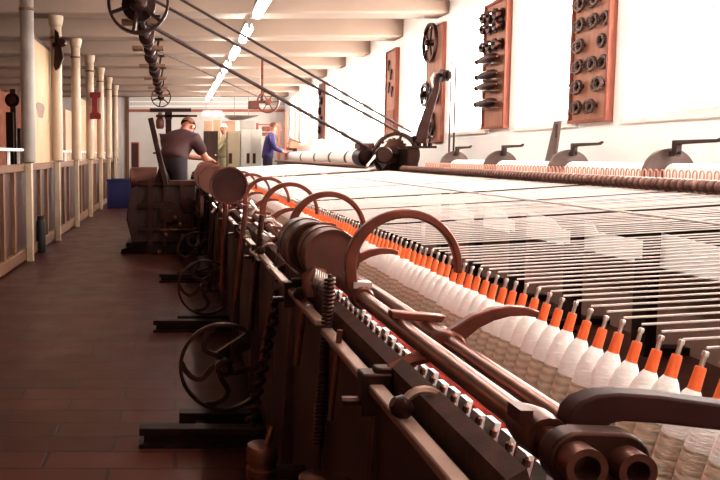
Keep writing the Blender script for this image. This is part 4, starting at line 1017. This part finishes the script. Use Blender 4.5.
def person(name_label, loc, J, top, legm, hair, long_sleeve, facing, group='people at work', hair_len=.0):
    """J: joint dict in metres relative to loc (feet on z=0)."""
    t = thing('person', name_label, 'person', loc, group)
    K = {k: Vector(v) for k, v in J.items()}
    names = ['pelvis', 'waist', 'chest', 'neck', 'skull', 'crown']
    V = []; R_ = []; idx = {}
    def add(k, p, r): idx[k] = len(V); V.append(tuple(p)); R_.append(r)
    add('pelvis', K['pelvis'], (.10, .075)); add('waist', K['pelvis'].lerp(K['chest'], .45), (.095, .07)); add('chest', K['chest'], (.125, .09))
    add('neck0', K['neck'], .062); hd = (K['head'] - K['neck']).normalized(); fw = Vector(facing).normalized()
    add('neck1', K['head'] - hd * .10, .055)
    add('jaw', K['head'] - hd * .055 + fw * .02, (.062, .07)); add('skull', K['head'] + hd * .015, (.078, .088)); add('crown', K['head'] + hd * .085 - fw * .012, (.06, .07))
    E = [(0, 1), (1, 2), (2, 3), (3, 4), (4, 5), (5, 6), (6, 7)]
    for s in 'lr':
        for a, r, pr in ((f'shoulder_{s}', .044, 'chest'), (f'elbow_{s}', .043, f'shoulder_{s}'), (f'wrist_{s}', .029, f'elbow_{s}'), (f'hip_{s}', .065, 'pelvis'), (f'knee_{s}', .058, f'hip_{s}'), (f'ankle_{s}', .038, f'knee_{s}'), (f'toe_{s}', .034, f'ankle_{s}')):
            add(a, K[a], r); E.append((idx[pr], idx[a]))
        w = K[f'wrist_{s}']; d = (w - K[f'elbow_{s}']).normalized(); side = d.cross(Vector((0, 0, 1))).normalized() if abs(d.z) < .9 else Vector((0, 1, 0))
        pn_ = side.cross(d).normalized()
        add(f'palm_{s}', w + d * .075, (.034, .018)); E.append((idx[f'wrist_{s}'], idx[f'palm_{s}']))
        for fi, (off, ln) in enumerate(((-.03, .062), (-.011, .075), (.009, .07), (.028, .055))):
            b0 = w + d * .085 + side * off; b1 = b0 + d * ln * .55 - pn_ * .008; b2 = b0 + d * ln * .9 - pn_ * .03
            add(f'f{s}{fi}a', b0, .0095); add(f'f{s}{fi}b', b1, .0088); add(f'f{s}{fi}c', b2, .0075)
            E += [(idx[f'palm_{s}'], idx[f'f{s}{fi}a']), (idx[f'f{s}{fi}a'], idx[f'f{s}{fi}b']), (idx[f'f{s}{fi}b'], idx[f'f{s}{fi}c'])]
        b0 = w + d * .035 + side * (-.032); add(f't{s}a', b0, .011); add(f't{s}b', b0 + d * .04 - side * .025 - pn_ * .01, .009); E += [(idx[f'palm_{s}'], idx[f't{s}a']), (idx[f't{s}a'], idx[f't{s}b'])]
    skin_mesh('body', V, E, R_, 'skin', t)
    # shirt
    V2 = [K['pelvis'] - (K['chest'] - K['pelvis']).normalized() * .07, K['pelvis'] + Vector((0, 0, .02)), K['pelvis'].lerp(K['chest'], .45), K['chest'], K['neck'] - (K['neck'] - K['chest']) * .06]
    R2 = [(.18, .15), (.172, .14), (.166, .138), (.192, .152), .09]; E2 = [(0, 1), (1, 2), (2, 3), (3, 4)]
    for s in 'lr':
        e = K[f'elbow_{s}']; sh_ = K[f'shoulder_{s}']; w = K[f'wrist_{s}']
        b = len(V2); V2.append(sh_); R2.append(.092); E2.append((3, b))
        V2.append(sh_.lerp(e, .8) if not long_sleeve else e); R2.append(.066 if not long_sleeve else .058); E2.append((b, b + 1))
        if long_sleeve: V2.append(e.lerp(w, .92)); R2.append(.042); E2.append((b + 1, b + 2))
    skin_mesh('shirt', [tuple(v) for v in V2], E2, R2, top, t)
    V3 = [K['pelvis'] + (K['chest'] - K['pelvis']).normalized() * .12, K['pelvis'] - Vector((0, 0, .04))]; R3 = [(.145, .115), (.165, .135)]; E3 = [(0, 1)]
    for s in 'lr':
        b = len(V3); V3 += [K[f'hip_{s}'], K[f'hip_{s}'].lerp(K[f'knee_{s}'], .5), K[f'knee_{s}'], K[f'ankle_{s}'] + Vector((0, 0, .02))]; R3 += [.108, .096, .078, .062]
        E3 += [(1, b), (b, b + 1), (b + 1, b + 2), (b + 2, b + 3)]
    skin_mesh('trousers', [tuple(v) for v in V3], E3, R3, legm, t)
    for s in 'lr':
        a = K[f'ankle_{s}']; b = K[f'toe_{s}']; d = (b - a); d.z = 0; d.normalize()
        ellip('shoe', a.lerp(b, .5) + Vector((0, 0, -.02)) - Vector((0, 0, max(0, a.lerp(b, .5).z - .062))), (.14, .05, .045), 'rubber_black', t, Matrix.Rotation(math.atan2(d.y, d.x), 4, 'Z'))
    # head details
    up = hd; rt = fw.cross(up).normalized(); f2 = up.cross(rt).normalized()
    B = Matrix((rt, f2, up)).transposed().to_4x4()
    hc = K['head'] + hd * .02
    h = ellip('hair', hc + hd * .018 - f2 * .012, (.084, .098, .098), hair, t, B, cut=lambda v: v.z > .25 or (v.y < -.1 and v.z > -.45 - hair_len))
    for sgn in (-1, 1):
        ellip('ear', hc + rt * .083 * sgn - hd * .02, (.013, .026, .034), 'skin', t, B)
        ellip('eye', hc + rt * .031 * sgn + f2 * .078 + hd * .0, (.013, .010, .009), 'eye_dark', t, B)
    ellip('nose', hc + f2 * .096 - hd * .028, (.014, .022, .026), 'skin', t, B)
    ellip('mouth', hc + f2 * .083 - hd * .068, (.024, .008, .006), 'red_cloth', t, B)
    return t
MX, MY = -.03, 11.0
J = dict(pelvis=(0, 0, .96), chest=(.07, .15, 1.15), neck=(.12, .25, 1.235), head=(.165, .32, 1.30),
         shoulder_l=(-.06, .26, 1.17), elbow_l=(.13, .42, .98), wrist_l=(.36, .42, .95),
         shoulder_r=(.25, .10, 1.16), elbow_r=(.37, .16, .95), wrist_r=(.42, .38, .94),
         hip_l=(-.07, .07, .90), knee_l=(-.05, .10, .50), ankle_l=(-.08, .08, .09), toe_l=(.05, .20, .035),
         hip_r=(.07, -.06, .90), knee_r=(.09, -.02, .50), ankle_r=(.06, -.06, .09), toe_r=(.18, .06, .035))
person('person in maroon short-sleeved shirt and dark trousers bending over the carriage', (MX, MY, 0), J, 'shirt_maroon', 'trousers_dark', 'hair_ginger', False, (.6, .7, -.45))
q = aty(267.5, 160, 21.7)
J = dict(pelvis=(0, 0, .95), chest=(.03, 0, 1.30), neck=(.07, 0, 1.46), head=(.12, 0, 1.57),
         shoulder_l=(.04, .19, 1.40), elbow_l=(.14, .23, 1.14), wrist_l=(.34, .14, 1.10),
         shoulder_r=(.04, -.19, 1.40), elbow_r=(.12, -.24, 1.13), wrist_r=(.32, -.15, 1.06),
         hip_l=(0, .095, .90), knee_l=(.02, .11, .48), ankle_l=(-.01, .11, .08), toe_l=(.16, .12, .035),
         hip_r=(0, -.095, .90), knee_r=(.02, -.11, .48), ankle_r=(-.02, -.11, .08), toe_r=(.15, -.12, .035))
person('person in purple shirt and navy trousers standing far off beside white cabinets', (q.x, 21.7, 0), J, 'shirt_purple', 'trousers_navy', 'hair_ginger', True, (.9, .1, -.4))
q = aty(223.5, 160, 23.5)
J2 = {k: (v[0] * .5, v[1] * .9, v[2]) for k, v in J.items()}
J2.update(elbow_r=(-.16, -.22, 1.15), wrist_r=(-.34, -.16, 1.02), head=(0, 0, 1.60), neck=(.02, 0, 1.46))
person('person in olive clothes far off, between the brown cupboard and beige cabinet', (q.x, 23.5, 0), J2, 'shirt_olive', 'shirt_olive', 'hair_pale', True, (-.5, -.8, -.1))

# ------------------------------------------------------------------ world, view
w = bpy.data.worlds.new('world'); scn.world = w; w.use_nodes = True
w.node_tree.nodes['Background'].inputs[0].default_value = (1, .93, .86, 1); w.node_tree.nodes['Background'].inputs[1].default_value = .1
vs = scn.view_settings; vs.view_transform = 'Standard'; vs.look = 'None'; vs.gamma = 1; vs.use_curve_mapping = False; vs.exposure = 1.6
